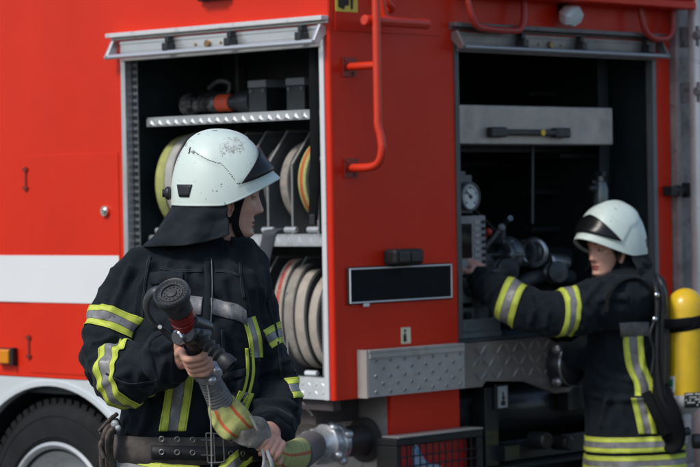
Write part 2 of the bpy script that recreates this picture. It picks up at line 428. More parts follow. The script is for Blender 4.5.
# --- rear locker
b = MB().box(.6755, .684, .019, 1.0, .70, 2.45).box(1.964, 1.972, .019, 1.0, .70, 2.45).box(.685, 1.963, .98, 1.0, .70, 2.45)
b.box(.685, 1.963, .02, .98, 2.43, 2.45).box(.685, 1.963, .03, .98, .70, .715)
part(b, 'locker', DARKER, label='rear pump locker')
b = MB().box(.6865, .709, -.006, .03, 1.235, 2.385)
for k in range(40): b.box(.7095, .714, .0, .024, 1.26+k*.0275, 1.26+k*.0275+.013, m=1)
part(b, 'shutter_rail', [mat('rail_grey', (.10, .105, .11), .45, metal=.4), INK], bevel=.001)
part(MB().box(1.937, 1.961, -.007, .03, .75, 2.385), 'shutter_rail', mat('rail_grey2', (.2, .21, .22), .45, metal=.4), bevel=.002)
# floor deck
b = MB().box(.712, 1.935, .02, .9, 1.205, 1.225)
part(b, 'deck', mat('deck_plate', (.13, .16, .18), .35, metal=.6, var=(5, .25)), bevel=.002)
part(MB().box(.72, .98, .03, .3, 1.2265, 1.25).box(.73, .97, .028, .034, 1.251, 1.30), 'tray', mat('tray_alu', (.3, .36, .40), .3, metal=.6, var=(5, .2)), bevel=.004)
# pump panel with screen, gauge and small switches
PNL = .10
b = MB().box(.80, .975, PNL, PNL+.05, 1.47, 1.70)
pn = part(b, 'control_panel', PANELGREY, bevel=.004)
part(MB().box(.815, .885, PNL-.006, PNL-.001, 1.535, 1.67), 'screen', mat('screen', (.008, .01, .012), .15), pn, .002)
b = MB()
for k in range(7):
    z = 1.675-k*.026; b.box(.905, .935, PNL-.004, PNL-.001, z-.008, z+.006)
    b.cyl((.955, PNL-.001, z), (.955, PNL-.012, z), .007, n=10, m=1)
part(b, 'switch', [mat('switch_label', (.42, .4, .38), .5), PLASTIC], pn)
b = MB().box(.792, .92, PNL+.02, PNL+.06, 1.71, 1.86).box(.80, .86, PNL+.0, PNL+.02, 1.82, 1.875)
b.lathe([(.052, .0), (.058, -.006), (.058, -.03), (.05, -.034), (.048, -.028)], (.855, PNL+.0, 1.775), (0, 1, 0), 40)
g = part(b, 'gauge', mat('gauge_case', (.10, .105, .11), .4, metal=.3, var=(20, .2)), bevel=.003)
b = MB().cyl((.855, PNL-.022, 1.775), (.855, PNL-.027, 1.775), .0475, n=40)
b.box(-.003, .003, -.0295, -.0275, -.01, .038, m=1, M=Matrix.Translation((.855, PNL, 1.775)) @ Matrix.Rotation(-.9, 4, 'Y'))
b.cyl((.855, PNL-.027, 1.775), (.855, PNL-.031, 1.775), .008, n=12, m=1)
for k in range(21):
    M = Matrix.Translation((.855, PNL, 1.775)) @ Matrix.Rotation(math.radians(-135+k*13.5), 4, 'Y')
    b.box(-.0012 if k % 5 else -.0022, .0012 if k % 5 else .0022, -.0287, -.0272, .034 if k % 5 else .029, .042, m=1, M=M)
part(b, 'dial', [DIAL, INK], g)
b = MB().box(.80, .90, PNL+.01, PNL+.05, 1.36, 1.46).box(.93, .985, PNL, PNL+.04, 1.28, 1.47).box(.80, .9, PNL, PNL+.03, 1.26, 1.34)
for x, z in ((.825, 1.43), (.86, 1.40), (.955, 1.44), (.955, 1.36), (.84, 1.31)): b.cyl((x, PNL, z), (x, PNL-.025, z), .016, n=14, m=1)
b.box(.935, .955, PNL-.012, PNL-.001, 1.385, 1.41, m=2)
part(b, 'valve_block', [mat('block_grey', (.14, .15, .15), .45, var=(20, .3)), PLASTIC, PANELGREY], bevel=.003)
# pipework with valves
b = MB().tube([(.72, .45, 1.50), (1.0, .44, 1.50), (1.25, .42, 1.51)], .045, 20).tube([(1.2, .45, 1.52), (1.5, .42, 1.52), (1.9, .46, 1.5)], .055, 20)
b.cyl((1.02, .3, 1.49), (1.02, .5, 1.49), .03).cyl((1.10, .30, 1.46), (1.10, .5, 1.46), .025).tube([(1.05, .3, 1.45), (1.2, .25, 1.38), (1.5, .28, 1.34), (1.7, .4, 1.36)], .05, 18)
pipe = part(b, 'pipe', mat('pipe_black', (.02, .023, .026), .35, coat=.3, var=(8, .3)))
b = MB()
ax = V3((1, .15, 0)).normalized()
for c, r, w in ((V3((1.31, .3, 1.535)), .075, .10), (V3((1.47, .30, 1.54)), .055, .05)):
    b.lathe([(r*.7, -w/2), (r, -w/2), (r*1.04, -w/4), (r*.92, 0), (r*1.04, w/4), (r, w/2), (r*.7, w/2)], c, ax, 28)
for k in range(6):
    a = 2*PI*k/6; b.cyl(V3((1.26, .29, 1.535))+V3((0, math.cos(a), math.sin(a)))*.062, V3((1.36, .3, 1.535))+V3((0, math.cos(a), math.sin(a)))*.062, .012, n=10)
b.tube([(1.31, .3, 1.6), (1.30, .28, 1.66), (1.27, .22, 1.685)], .012, 10)
part(b, 'valve', mat('valve_metal', (.15, .165, .175), .32, metal=.6, var=(20, .3)), pipe)
b = MB().torus((1.475, .27, 1.54), (1, .3, 0), .052, .012).cyl((1.60, .30, 1.50), (1.72, .30, 1.49), .035)
part(b, 'coupling_ring', mat('dull_chrome', (.5, .53, .54), .3, metal=.9, var=(20, .2)), pipe)
part(MB().cyl((1.36, .18, 1.66), (1.37, .18, 2.0), .006, n=10), 'stay_rod', mat('stay_grey', (.05, .055, .055), .5))
b = MB().box(.72, 1.93, .75, .80, 1.9, 1.93).box(.72, 1.93, .35, .38, 1.955, 1.975).box(1.70, 1.93, .30, .9, 1.93, 1.95)
for z in (1.62, 1.78, 2.2, 2.32): b.box(1.75, 1.93, .5, .56, z, z+.02)
part(b, 'shelf', mat('dark_shelf', (.03, .035, .038), .4, metal=.3), bevel=.002)

# more plumbing: small pipes, levers, bundled cables and a filler pump body
b = MB().lathe([(0, -.09), (.10, -.09), (.13, -.06), (.135, 0), (.12, .05), (.07, .075), (0, .08)], (1.22, .36, 1.40), (0, -1, 0), 36)
for k in range(8):
    a = 2*PI*k/8; b.cyl((1.22+.118*math.cos(a), .30, 1.40+.118*math.sin(a)), (1.22+.118*math.cos(a), .275, 1.40+.118*math.sin(a)), .011, n=6)
part(b, 'pump_body', mat('pump_grey', (.055, .065, .07), .38, metal=.4, var=(12, .3)))
part(MB().tube([(1.02, .22, 1.24), (1.03, .20, 1.40), (1.08, .2, 1.46), (1.2, .24, 1.47)], .020, 14), 'thin_pipe', mat('thin_pipe_metal', (.25, .27, .28), .3, metal=.8, var=(20, .3)))
part(MB().tube([(1.36, .36, 1.30), (1.40, .30, 1.40), (1.52, .28, 1.44), (1.75, .3, 1.43)], .03, 14), 'thin_pipe', mat('thin_pipe_dark', (.04, .045, .05), .4))
for x, z, r in ((1.10, 1.50, .04), (1.24, 1.47, .05), (1.56, 1.455, .045)):
    part(MB().lathe([(0, -.03), (r*.8, -.03), (r, -.02), (r, .0), (r*.75, .008), (r*.75, .02), (r, .028), (r, .045), (0, .05)], (x, .24, z), (-.35, -1, .1), 24), 'outlet_cap', mat('cap_metal', (.06, .068, .072), .35, metal=.6, var=(25, .35)))
for x, z, m_ in ((1.08, 1.555, 'lever_red'), (1.16, 1.57, 'lever_grey')):
    part(MB().cyl((x, .26, z), (x+.02, .20, z+.07), .008).ball((x+.022, .195, z+.078), .016), 'lever', mat(m_, (.40, .03, .02) if m_ == 'lever_red' else (.2, .21, .22), .4))
for k in range(4):
    part(MB().tube([(.74+.012*k, .5, 2.38), (.75+.03*k, .46, 2.15-.03*k), (.80+.05*k, .42, 1.95), (1.0+.12*k, .40, 1.80-.05*k), (1.1+.14*k, .44, 1.58)], .007, 8), 'cable', mat('cable_black', (.022, .028, .03), .5))
# --- rear fittings
b = MB().box(.70, 2.085, -.13, -.001, 2.542, 2.575).box(.70, 2.085, -.13, -.11, 2.576, 2.70)
part(b, 'roof_lip', RED, bevel=.006)
for x0, x1 in ((.715, 1.05), (1.80, 2.02)):
    w = .055
    b = MB().tube([(x0, -.05, 2.55), (x0+.004, -.055, 2.50), (x0+.02, -.06, 2.45), (x0+w+.01, -.06, 2.422), (x1-w-.01, -.06, 2.418), (x1-.02, -.06, 2.446), (x1-.004, -.055, 2.50), (x1, -.05, 2.55)], .0135, 14)
    part(b, 'grab_handle', mat('handle_red', (.40, .03, .02), .4, coat=.2, dirt=(40, .62, .08, (.12, .04, .03), .5)))
b = MB().tube([(.094, -.15, 3.0), (.094, -.15, 2.4), (.094, -.15, 2.1), (.094, -.15, 2.04), (.098, -.158, 2.0), (.10, -.162, 1.95), (.10, -.145, 1.905), (.10, -.10, 1.888), (.10, -.002, 1.887)], .0155, 16)
b.cyl((.094, -.15, 2.257), (.098, -.002, 2.257), .0145)
hr = part(b, 'handrail', REDTUBE)
for z in (1.887, 2.257):
    b = MB(); b.box(.065, .135, -.008, -.0005, z-.035, z+.035); b.cyl((.08, -.008, z+.024), (.08, -.013, z+.024), .007, n=6); b.cyl((.12, -.008, z-.024), (.12, -.013, z-.024), .007, n=6)
    part(b, 'flange', mat('flange_red', (.24, .02, .015), .4), hr, .004)
b = MB().cyl((.06, -.12, 2.42), (.405, -.12, 2.418), .0195)
b.tube([(.19, -.11, 2.425), (.165, -.11, 2.52), (.15, -.11, 2.8)], .014, 14).tube([(.25, -.04, 2.9), (.26, -.04, 2.55), (.30, -.04, 2.48), (.31, -.002, 2.475)], .013, 14)
part(b, 'step_rung', REDTUBE)
part(MB().box(.032, .60, -.0035, -.0004, 2.388, 3.05), 'upper_panel', RED, bevel=.002)
b = MB().box(.034, .150, -.0065, -.0045, 2.458, 2.56)
s_ = part(b, 'sticker', YELLOW, label='yellow sticker with black pictogram')
b = MB().prism([(.046, 2.475), (.075, 2.466), (.08, 2.479), (.102, 2.482), (.102, 2.55), (.046, 2.55)], lambda x, z, d: V3((x, d, z)), -.0085, -.0068)
b.prism([(.112, 2.468), (.122, 2.47), (.124, 2.51), (.118, 2.53), (.11, 2.51)], lambda x, z, d: V3((x, d, z)), -.0085, -.0068).ball((.118, -.0077, 2.542), .008, sc_=(1, .1, 1))
part(b, 'pictogram', INK, s_)
b = MB().box(.36, .412, -.0026, -.0006, 1.228, 1.289)
s_ = part(b, 'sticker', PALE, label='small pale sticker with black figure')
part(MB().prism([(.372, 1.236), (.388, 1.236), (.386, 1.262), (.378, 1.27), (.371, 1.256)], lambda x, z, d: V3((x, d, z)), -.0044, -.0028).ball((.380, -.0036, 1.277), .006, sc_=(1, .15, 1)), 'pictogram', INK, s_)
# lamp above the number plate
b = MB().box(.265, .425, -.07, -.001, 1.525, 1.585); l_ = part(b, 'number_plate_lamp', BLACK, bevel=.014)
part(MB().box(.285, .34, -.0745, -.0705, 1.538, 1.572).box(.35, .405, -.0745, -.0705, 1.538, 1.572), 'lens', mat('dark_lens', (.03, .03, .032), .15, coat=.5), l_, .004)
# blank black plate in a bright frame
part(MB().box(.068, .645, -.012, -.0006, 1.386, 1.524), 'plate_holder', BLACK, bevel=.006)
b = MB()
for x0, x1, z0, z1 in ((.074, .638, 1.391, 1.3955), (.074, .638, 1.5145, 1.519), (.074, .0785, 1.3957, 1.5143), (.6335, .638, 1.3957, 1.5143)): b.box(x0, x1, -.0165, -.0122, z0, z1)
b.box(.145, .175, -.0165, -.0122, 1.377, 1.389)
part(b, 'plate_frame', mat('plate_frame_alu', (.8, .83, .84), .4), bevel=.001)
part(MB().box(.079, .633, -.0142, -.0123, 1.396, 1.514), 'number_plate', mat('plate_black', (.005, .007, .009), .55, var=(5, .2), spec=.15))
# folding step: perforated plate
b = MB().box(.125, .660, -.052, -.012, 1.045, 1.206).box(.128, .657, -.056, -.012, 1.207, 1.217)
b.box(.118, .124, -.05, -.002, 1.042, 1.219).box(.13, .655, -.0585, -.0525, 1.188, 1.204)
for j in range(5):
    for i in range(7):
        x = .165+i*.078+(.039 if j % 2 else 0); z = 1.062+j*.029
        if x > .64: continue
        b.lathe([(.0085, 0), (.0075, .003), (.0048, .0035), (.0042, .0)], (x, -.0522, z), (0, -1, 0), 12, m=1)
        b.cyl((x, -.0525, z), (x, -.0532, z), .0042, n=10, m=2, e=0)
st = part(b, 'folding_step', [mat('step_alu', (.43, .415, .39), .48, metal=.2, var=(6, .15), dirt=[(10, .54, .2, (.16, .14, .13), .5), (40, .63, .06, (.2, .12, .1), .5)], bump=(80, .1, .001)), mat('hole_rim', (.42, .42, .42), .4, metal=.5), mat('hole_dark', (.06, .055, .05), .7)], bevel=.0015)
st['label'] = 'perforated folding step'
# tread-plate step on the right of it
tp = [(.672, 1.04), (.672, 1.212), (1.19, 1.21), (1.36, 1.15), (1.39, 1.03), (1.33, .985), (1.24, .985), (1.05, 1.045), (.82, 1.06), (.80, 1.04)]
b = MB().prism(tp, lambda x, z, d: V3((x, d, z)), -.02, -.004)
tread(b, lambda a, z, d: V3((a, -.02-d, z)), .74, 1.22, 1.06, 1.208, .049, .0045, .068, .018)
part(b, 'tread_plate', ALUDARK, bevel=.002)
# suction inlet with blind cap
c = V3((1.275, -.03, 1.10)); b = MB().lathe([(.05, -.02), (.085, -.02), (.092, 0), (.092, .03), (.082, .045), (.078, .07), (.055, .085), (0, .088)], c, (0, -1, 0), 36)
inl = part(b, 'suction_inlet', PLASTIC)
b = MB().torus(c+V3((0, -.05, 0)), (0, 1, 0), .078, .008, 36).torus(c+V3((0, -.075, 0)), (0, 1, 0), .052, .006, 36)
for a in (.7, 2.4, 3.9, 5.5):
    q = c+V3((math.cos(a)*.095, -.03, math.sin(a)*.095)); b.ball(q, .018, sc_=(.8, 1.3, 1.1))
part(b, 'lug', mat('lug_metal', (.40, .41, .42), .28, metal=.8, var=(30, .3)), inl)
# darker gear under the deck
b = MB().box(.72, 1.93, .1, .16, .72, .80).box(.86, .94, .02, .09, .72, 1.03).box(1.4, 1.93, .04, .10, .9, 1.0).cyl((.75, .2, .92), (1.9, .2, .92), .10).box(.93, 1.02, -.02, .10, .74, .80)
b.cyl((1.18, .06, .80), (1.18, -.03, .80), .035).cyl((1.32, .06, .78), (1.32, -.03, .78), .03).tube([(1.5, .0, 1.0), (1.55, -.03, .9), (1.6, .0, .78)], .02, 12)
part(b, 'pump_gear', mat('gear_black', (.016, .018, .02), .4, coat=.2, var=(8, .4)), bevel=.004)
b = MB().box(.912, .972, .012, .0165, .985, 1.075)
b = MB().box(.905, .985, .004, .02, .94, 1.04)
s_ = part(b, 'bracket', mat('bracket_black', (.015, .017, .019), .45), bevel=.003)
part(MB().box(.917, .972, .0, .0036, .948, 1.032), 'sticker', mat('sticker_grey', (.36, .38, .38), .5), s_)
b = MB().box(.932, .956, -.0025, -.0005, .958, .974).box(.941, .947, -.0025, -.0005, .9745, 1.01).prism([(.934, .99), (.954, .99), (.944, .976)], lambda x, z, d: V3((x, d, z)), -.0045, -.0027)
part(b, 'pictogram', INK, s_)
# tail lamp behind a wire guard
x0, x1, z0, z1 = .215, .705, .50, .888
b = MB().box(x0, x1, -.10, .0, z1-.028, z1).box(x0, x0+.02, -.10, .0, z0, z1-.0285).box(x1-.035, x1, -.10, .0, z0, z1-.0285).box(x0, x1, -.10, .0, z0-.02, z0)
tl = part(b, 'tail_lamp', BLACK, bevel=.004)
part(MB().box(x0+.01, x1-.005, -.107, -.02, z1+.0005, z1+.007), 'trim', ALUDULL, tl, .002)
b = MB().box(x0+.022, x0+.34, -.06, -.01, z0+.01, z1-.032).box(x0+.344, x1-.04, -.055, -.01, z0+.01, z1-.032)
part(b, 'lens', REDLENS, tl, .006)
b = MB()
for k in range(12):
    x = x0+.03+k*.036; b.cyl((x, -.094, z0), (x, -.094, z1-.028), .003, n=6)
for k in range(9):
    z = z0+.03+k*.036; b.cyl((x0+.015, -.0995, z), (x1-.02, -.0995, z), .003, n=6)
part(b, 'wire_guard', BLACK, tl)
def blob(i, j):
    return None
b = MB().prism([(.375, .84), (.40, .845), (.418, .82), (.44, .785), (.475, .765), (.53, .755), (.575, .71), (.55, .66), (.44, .65), (.39, .66), (.36, .69), (.38, .76)], lambda x, z, d: V3((x-.035, d, z+.012)), -.0675, -.0605)
part(b, 'sticker', mat('pale_blue_patch', (.42, .55, .72), .35, dirt=(16, .5, .04, (.08, .30, .60), .9)), tl, .002, label='pale blue irregular patch behind the wire guard')  # irregular pale blue patch on the face of the lens
# galvanised plate under the corner, pump outlet
pl_ = [(.012, 1.035), (.012, .80), (.12, .66), (.9, .60), (.9, 1.035)]
part(MB().prism(pl_, lambda y, z, d: V3((d, y, z)), .30, .312), 'underbody_plate', STEEL, bevel=.003)
part(MB().box(.06, .29, .16, 1.0, .94, 1.037).box(.02, .0595, .03, 1.0, 1.0, 1.037), 'floor_shade_box', mat('floor_shade_dark', (.05, .04, .04), .7, var=(8, .3)))  # floor deepened into a dark box that stands for the shadow underneath
oc = V3((.30, .135, .868))
b = MB().lathe([(.075, .03), (.085, .0), (.085, -.012), (.058, -.015), (.058, -.14), (.0, -.14)], oc, (1, 0, 0), 36)
part(b, 'pump_outlet', mat('outlet_black', (.045, .043, .042), .5, var=(9, .3), bump=(40, .2, .002)))
# worklight over the rear locker
b = MB().box(1.32, 1.36, -.03, -.001, 2.50, 2.541); wl = part(b, 'work_light', BLACK, bevel=.004)
b = MB().lathe([(0, -.03), (.03, -.03), (.044, -.01), (.046, .016), (.036, .03), (0, .036)], (1.335, -.055, 2.492), V3((.15, -1, -.45)), 7)
b.bm.transform(Matrix.Translation((1.335, 0, 0)) @ Matrix.Scale(1.35, 4, (1, 0, 0)) @ Matrix.Translation((-1.335, 0, 0)))
part(b, 'lens', GLASS, wl)
# latch at the corner
b = MB().cyl((2.01, -.035, 1.785), (2.185, -.035, 1.785), .017).box(2.0, 2.045, -.05, -.001, 1.765, 1.805).box(2.11, 2.18, -.055, -.012, 1.755, 1.818).box(2.05, 2.07, -.055, -.02, 1.762, 1.808)
part(b, 'latch', PLASTIC, bevel=.004)
# weathered panel and rear ladder on the right
part(MB().box(2.0725, 2.5, .03, .045, .62, 3.0).box(2.0725, 2.10, -.03, .0295, .7, 3.0), 'corner_panel', RUSTY, bevel=.003)
b = MB()
for x in (2.125, 2.48): b.tube([(x, -.09, .5), (x, -.09, 1.5), (x, -.09, 2.9)], .03, 16, ell=(.8, 1.1), up=(1, 0, 0))
ld = part(b, 'ladder', mat('ladder_alu', (.66, .67, .69), .42, metal=.4, var=(4, .15), dirt=(20, .56, .15, (.2, .18, .17), .5)))
for k in range(8):
    part(MB().cyl((2.175, -.09, .62+k*.29), (2.48, -.09, .62+k*.29), .015), 'rung', mat('rung_dark', (.07, .075, .08), .5, metal=.3), ld)
for z in (2.435, 2.20, 1.1):
    part(MB().box(2.105, 2.14, -.12, .028, z-.045, z+.04).cyl((2.10, -.11, z), (2.16, -.11, z), .02).cyl((2.122, -.12, z+.01), (2.122, -.135, z+.01), .014, n=6), 'bracket', mat('bracket_grey', (.25, .25, .26), .5, metal=.3, dirt=(30, .5, .1, (.06, .06, .06), .7)), ld, .004)

# ------------------------------------------------------------------ things lying in the lockers
def local_thing(name, loc, label, cat, group=None):
    return empty(name, tw(*loc), label, cat, group, TROT)
def hose_roll(loc, R_, w, rimm, label, stripe=None, squash=1.0):
    'lay-flat hose wound on edge: axis along y, rim facing x'
    t = local_thing('hose_roll', loc, label, 'hose roll', 'rolled hoses in the side locker')
    prof = []; k = 9
    prof.append((.02, 0))
    for i in range(k):
        r0 = .03+(R_-.03)*i/k; r1 = .03+(R_-.03)*(i+1)/k
        prof += [(r0+.002, -w/2+.004), (r0+(r1-r0)*.4, -w/2-.001), (r1-.001, -w/2+.0045)]
    m_outer = [(R_, -w/2+.008), (R_+.002, -w/6), (R_+.002, w/6), (R_, w/2-.008)]
    b = MB(); sides = prof + [(r, -h) for r, h in reversed(prof[1:])]
    b.lathe(prof, (0, 0, R_), (0, 1, 0), 48); b.lathe([(r, -h) for r, h in prof], (0, 0, R_), (0, 1, 0), 48)
    part(b, 'hose_layers', HOSEDARK, t)
    b = MB(); b.lathe([(R_-.004, -w/2+.003)]+m_outer+[(R_-.004, w/2-.003)], (0, 0, R_), (0, 1, 0), 48, mf=(lambda i, j: 1 if i == 2 else 0) if stripe else None)
    part(b, 'outer_turn', [rimm, stripe or rimm], t)
    t.scale = (squash, 1, 1); t.rotation_euler.z += math.sin(loc[1]*97)*.13; t.rotation_euler.x = math.cos(loc[1]*61)*.035
    return t
hose_roll((.275, .235, 1.668), .175, .055, HOSEYEL, 'yellow hose roll with an orange stripe on the middle shelf beside the hanging black strap', HOSEORG)
hose_roll((.29, .095, 1.668), .16, .05, HOSEGREY, 'grey hose roll at the far right of the middle shelf, behind the hanging black strap')
hose_roll((.275, 1.05, 1.655), .192, .055, HOSEYEL, 'plain yellow hose roll at the left end of the middle shelf behind the white helmet')
hose_roll((.285, .975, 1.65), .20, .055, mat('hose_fabric_pale', (.42, .42, .39), .88, var=(14, .2), dirt=(16, .52, .2, (.2, .19, .18), .6), bump=(420, .5, .001)), 'pale grey hose roll next to the plain yellow one, just behind the white helmet')
hose_roll((.29, .475, 1.668), .165, .05, HOSEDARK, 'dark hose roll on the middle shelf above the helmet visor')
hose_roll((.29, .36, 1.668), .165, .05, HOSEGREY, 'grey brown hose roll between two dividers in the middle of the middle shelf')
for y, Rr, mm, lb, stp in ((.335, .195, HOSEGREY, 'grey brown hose roll in the bottom row between two cream ones', None),
                           (.075, .19, HOSECREAM, 'cream hose roll at the right end of the bottom row next to the bright rail', None),
                           (.19, .18, HOSECREAM, 'cream hose roll second from the right in the bottom row', None),
                           (.405, .205, HOSECREAM, 'large cream hose roll with red marks in the bottom row behind the raised sleeve', HOSERED),
                           (.27, .185, HOSECREAM, 'cream hose roll third from the right in the bottom row', None)):
    hose_roll((.075+Rr*.66+.01, y, 1.14), Rr, .052, mm, lb, stp, .66)
# two charger boxes
for y, h, lb in ((.52, .125, 'black box with grey top band on the upper shelf, left of its twin'), (.315, .125, 'black box with grey top band on the upper shelf next to the hanging strap')):
    t = local_thing('equipment_box', (.20, y, 2.1085), lb, 'equipment box', 'black boxes on the upper shelf')
    part(MB().box(-.06, .07, -.048, .048, .0, h*.76), 'case', mat('box_black', (.010, .014, .017), .45, var=(20, .2)), t, .004)
    part(MB().box(-.063, .073, -.05, .05, h*.765, h), 'lid', mat('lid_grey', (.13, .14, .145), .5, var=(20, .15)), t, .004)
    for q in (-.04, .028): part(MB().box(-.0635, -.0605, q, q+.012, h*.62, h*.72), 'catch', mat('catch_dark', (.10, .10, .10), .5), t)
# spare branch pipe lying on the upper shelf
t = local_thing('branch_pipe', (.22, .80, 2.1085), 'spare hose nozzle with a red band lying on the upper shelf', 'hose nozzle')
b = MB().lathe([(0, -.21), (.036, -.21), (.044, -.20), (.044, -.165), (.032, -.16), (.03, -.06), (.036, -.05), (.036, -.015), (.028, -.01)], (0, 0, .05), (0, -1, 0), 28)
part(b, 'coupling', mat('locker_chrome', (.22, .22, .22), .3, metal=.8, var=(30, .7), dirt=(26, .48, .1, (.02, .02, .02), .9)), t)
part(MB().lathe([(.03, -.02), (.034, -.01), (.034, .055), (.03, .06)], (0, 0, .05), (0, -1, 0), 28), 'red_band', mat('band_red', (.55, .07, .025), .5), t)
b = MB().lathe([(.028, .06), (.03, .065), (.03, .10), (.042, .11), (.05, .16), (.05, .19), (.04, .195), (0, .18)], (0, 0, .05), (0, -1, 0), 28)
part(b, 'tip', PLASTIC, t)
part(MB().tube([(0, -.03, .07), (-.02, -.07, .12), (-.03, -.02, .135), (-.01, .06, .11)], .011, 10), 'bale', PLASTIC, t)
b = MB().cyl((.10, -.12, .03), (.10, .2, .03), .03).cyl((.10, .05, .085), (.10, .22, .085), .022)
part(b, 'hose_tail', BLACK, t)
# hanging straps
def strap(pts, w, th, label, mt=STRAP, up=(.7, 1, 0)):
    t = local_thing('strap', pts[-1], label, 'strap')
    b = MB(); q = [V3(p)-V3(pts[-1]) for p in pts]
    b.tube(q, w/2, 10, ell=(1, th/w), up=up, sub=8); part(b, 'webbing', mt, t)
    b = MB(); d = q[-2]; e = q[-1]; bx = MB().box(-w*.55, w*.55, -th*.9, th*.9, -.02, .02, M=Matrix.Translation(e) @ Matrix.Rotation(.6, 4, 'Z'))
    part(bx, 'end_loop', PLASTIC, t, .003)
strap([(.03, .098, 2.42), (.02, .098, 2.2), (.022, .10, 2.0), (.025, .11, 1.85), (.03, .12, 1.76), (.035, .13, 1.70)], .040, .012, 'wide black strap hanging down the right side of the side locker', up=(.4, -1, 0))
strap([(.12, .385, 1.665), (.068, .39, 1.655), (.06, .40, 1.61), (.052, .43, 1.50), (.045, .475, 1.36)], .052, .008, 'dark grey strap hanging down from the middle shelf beside the firefighter\'s shoulder', mat('grey_webbing', (.055, .06, .07), .8, bump=(700, .4, .0008)), up=(.4, -1, 0))
strap([(1.86, .20, 2.40), (1.865, .2, 2.2), (1.87, .2, 2.0), (1.862, .2, 1.82)], .07, .012, 'dark strap hanging at the right inside the rear locker', mat('dark_webbing', (.022, .027, .032), .8), up=(1, 0, 0))
# aluminium case with black handle
t = local_thing('equipment_case', (1.27, .10, 1.98), 'wide aluminium case with a black handle at the top of the rear locker', 'case')
part(MB().box(-.555, .53, .0, .5, -.0, .155), 'case', mat('case_alu', (.46, .42, .39), .42, metal=.4, var=(4, .2), dirt=(7, .5, .2, (.26, .23, .21), .5)), t, .006)
hb = MB().box(-.285, .21, -.03, -.012, .035, .06); hb.box(-.285, -.19, -.034, -.001, .027, .068).box(.115, .21, -.034, -.001, .027, .068)
hb_ = part(hb, 'handle', PLASTIC, t, .007)
part(MB().cyl((.03, -.031, .047), (.03, -.036, .047), .013, n=16), 'button', mat('button_yellow', (.75, .55, .03), .4), hb_)
# small cylinder on a bracket behind the second helmet
t = local_thing('gas_bottle', (1.735, .12, 1.70), 'small grey metal bottle inside the rear locker above the second helmet', 'bottle')
part(MB().lathe([(0, 0), (.03, 0), (.033, .01), (.033, .10), (.024, .125), (.014, .13), (.014, .15), (0, .152)], (0, 0, 0), (0, 0, 1), 24), 'bottle', mat('bottle_grey', (.16, .18, .18), .3, metal=.5), t)
part(MB().box(-.012, .012, -.02, .02, .15, .17).cyl((0, 0, .10), (-.06, 0, .10), .009).cyl((0, 0, .12), (0, 0, .155), .01).ball((-.055, 0, .10), .02).ball((-.065, -.015, .125), .012), 'valve', PLASTIC, t)
# ground
b = MB().box(-400, 400, -200, 800, -.4, 0)
tag(b.build('ground', mat('asphalt', (.055, .055, .056), .9, var=(1.5, .25), dirt=(.6, .5, .3, (.08, .078, .074), .5), bump=(120, .5, .006))), kind='structure')
# ------------------------------------------------------------------ people: helpers
def tshell(pts, rad, n=24, sub=6, up=None, ell=None):
    'closed tapered tube as (verts, faces); rad: number, list, or list of (a, b)'
    m = MB(); k = len(pts)
    pts = [V3(p) for p in pts]
    ra = [r if isinstance(r, tuple) else (r, r) for r in (rad if isinstance(rad, list) else [rad]*k)]
    P, R_ = [], []
    g = lambda L, i: L[min(max(i, 0), k-1)]
    for i in range(k-1):
        for t in range(sub):
            u = t/sub
            P.append(cr(g(pts, i-1), pts[i], pts[i+1], g(pts, i+2), u))
            R_.append(tuple(cr(V3((*g(ra, i-1), 0)), V3((*ra[i], 0)), V3((*ra[i+1], 0)), V3((*g(ra, i+2), 0)), u))[:2])
    P.append(pts[-1]); R_.append(ra[-1])
    K = len(P); a = V3(up) if up is not None else None; fr = []
    for i in range(K):
        d = (P[min(i+1, K-1)]-P[max(i-1, 0)]).normalized()
        if a is None: a = m.frame(d)[0]
        base = V3(up) if up is not None else a
        a = (base - d*base.dot(d)).normalized(); fr.append((a, d.cross(a).normalized(), d))
    # rounded caps
    def Pf(i, j):
        t = 2*PI*j/n
        if i < 3: q = (0, .55, .87)[i]; c = P[0]-fr[0][2]*min(R_[0])*.5*(1, .8, .45)[i]; A, B, _ = fr[0]; r = R_[0]
        elif i >= K+3: z = K+5-i; q = (0, .55, .87)[z]; c = P[-1]+fr[-1][2]*min(R_[-1])*.5*(1, .8, .45)[z]; A, B, _ = fr[-1]; r = R_[-1]
        else: q = 1; c = P[i-3]; A, B, _ = fr[i-3]; r = R_[i-3]
        return c + A*(math.cos(t)*r[0]*q) + B*(math.sin(t)*r[1]*q)
    m.grid(Pf, K+6, n, wj=True)
    bmesh.ops.remove_doubles(m.bm, verts=m.bm.verts, dist=1e-6)
    bmesh.ops.recalc_face_normals(m.bm, faces=m.bm.faces)
    me = bpy.data.meshes.new('tmp'); m.bm.to_mesh(me); m.bm.free(); return me

def fuse(meshes, voxel, smooth=6, fac=.5):
    'union of closed shells as one continuous skin'
    bm = bmesh.new()
    for me in meshes:
        bm.from_mesh(me); bpy.data.meshes.remove(me)
    me = bpy.data.meshes.new('fused'); bm.to_mesh(me); bm.free()
    o = bpy.data.objects.new('fused', me); col.objects.link(o)
    r = o.modifiers.new('r', 'REMESH'); r.mode = 'VOXEL'; r.voxel_size = voxel; r.use_smooth_shade = True
    s = o.modifiers.new('s', 'SMOOTH'); s.iterations = smooth; s.factor = fac
    dg = bpy.context.evaluated_depsgraph_get(); dg.update()
    out = bpy.data.meshes.new_from_object(o.evaluated_get(dg))
    bpy.data.objects.remove(o); bpy.data.meshes.remove(me)
    return out

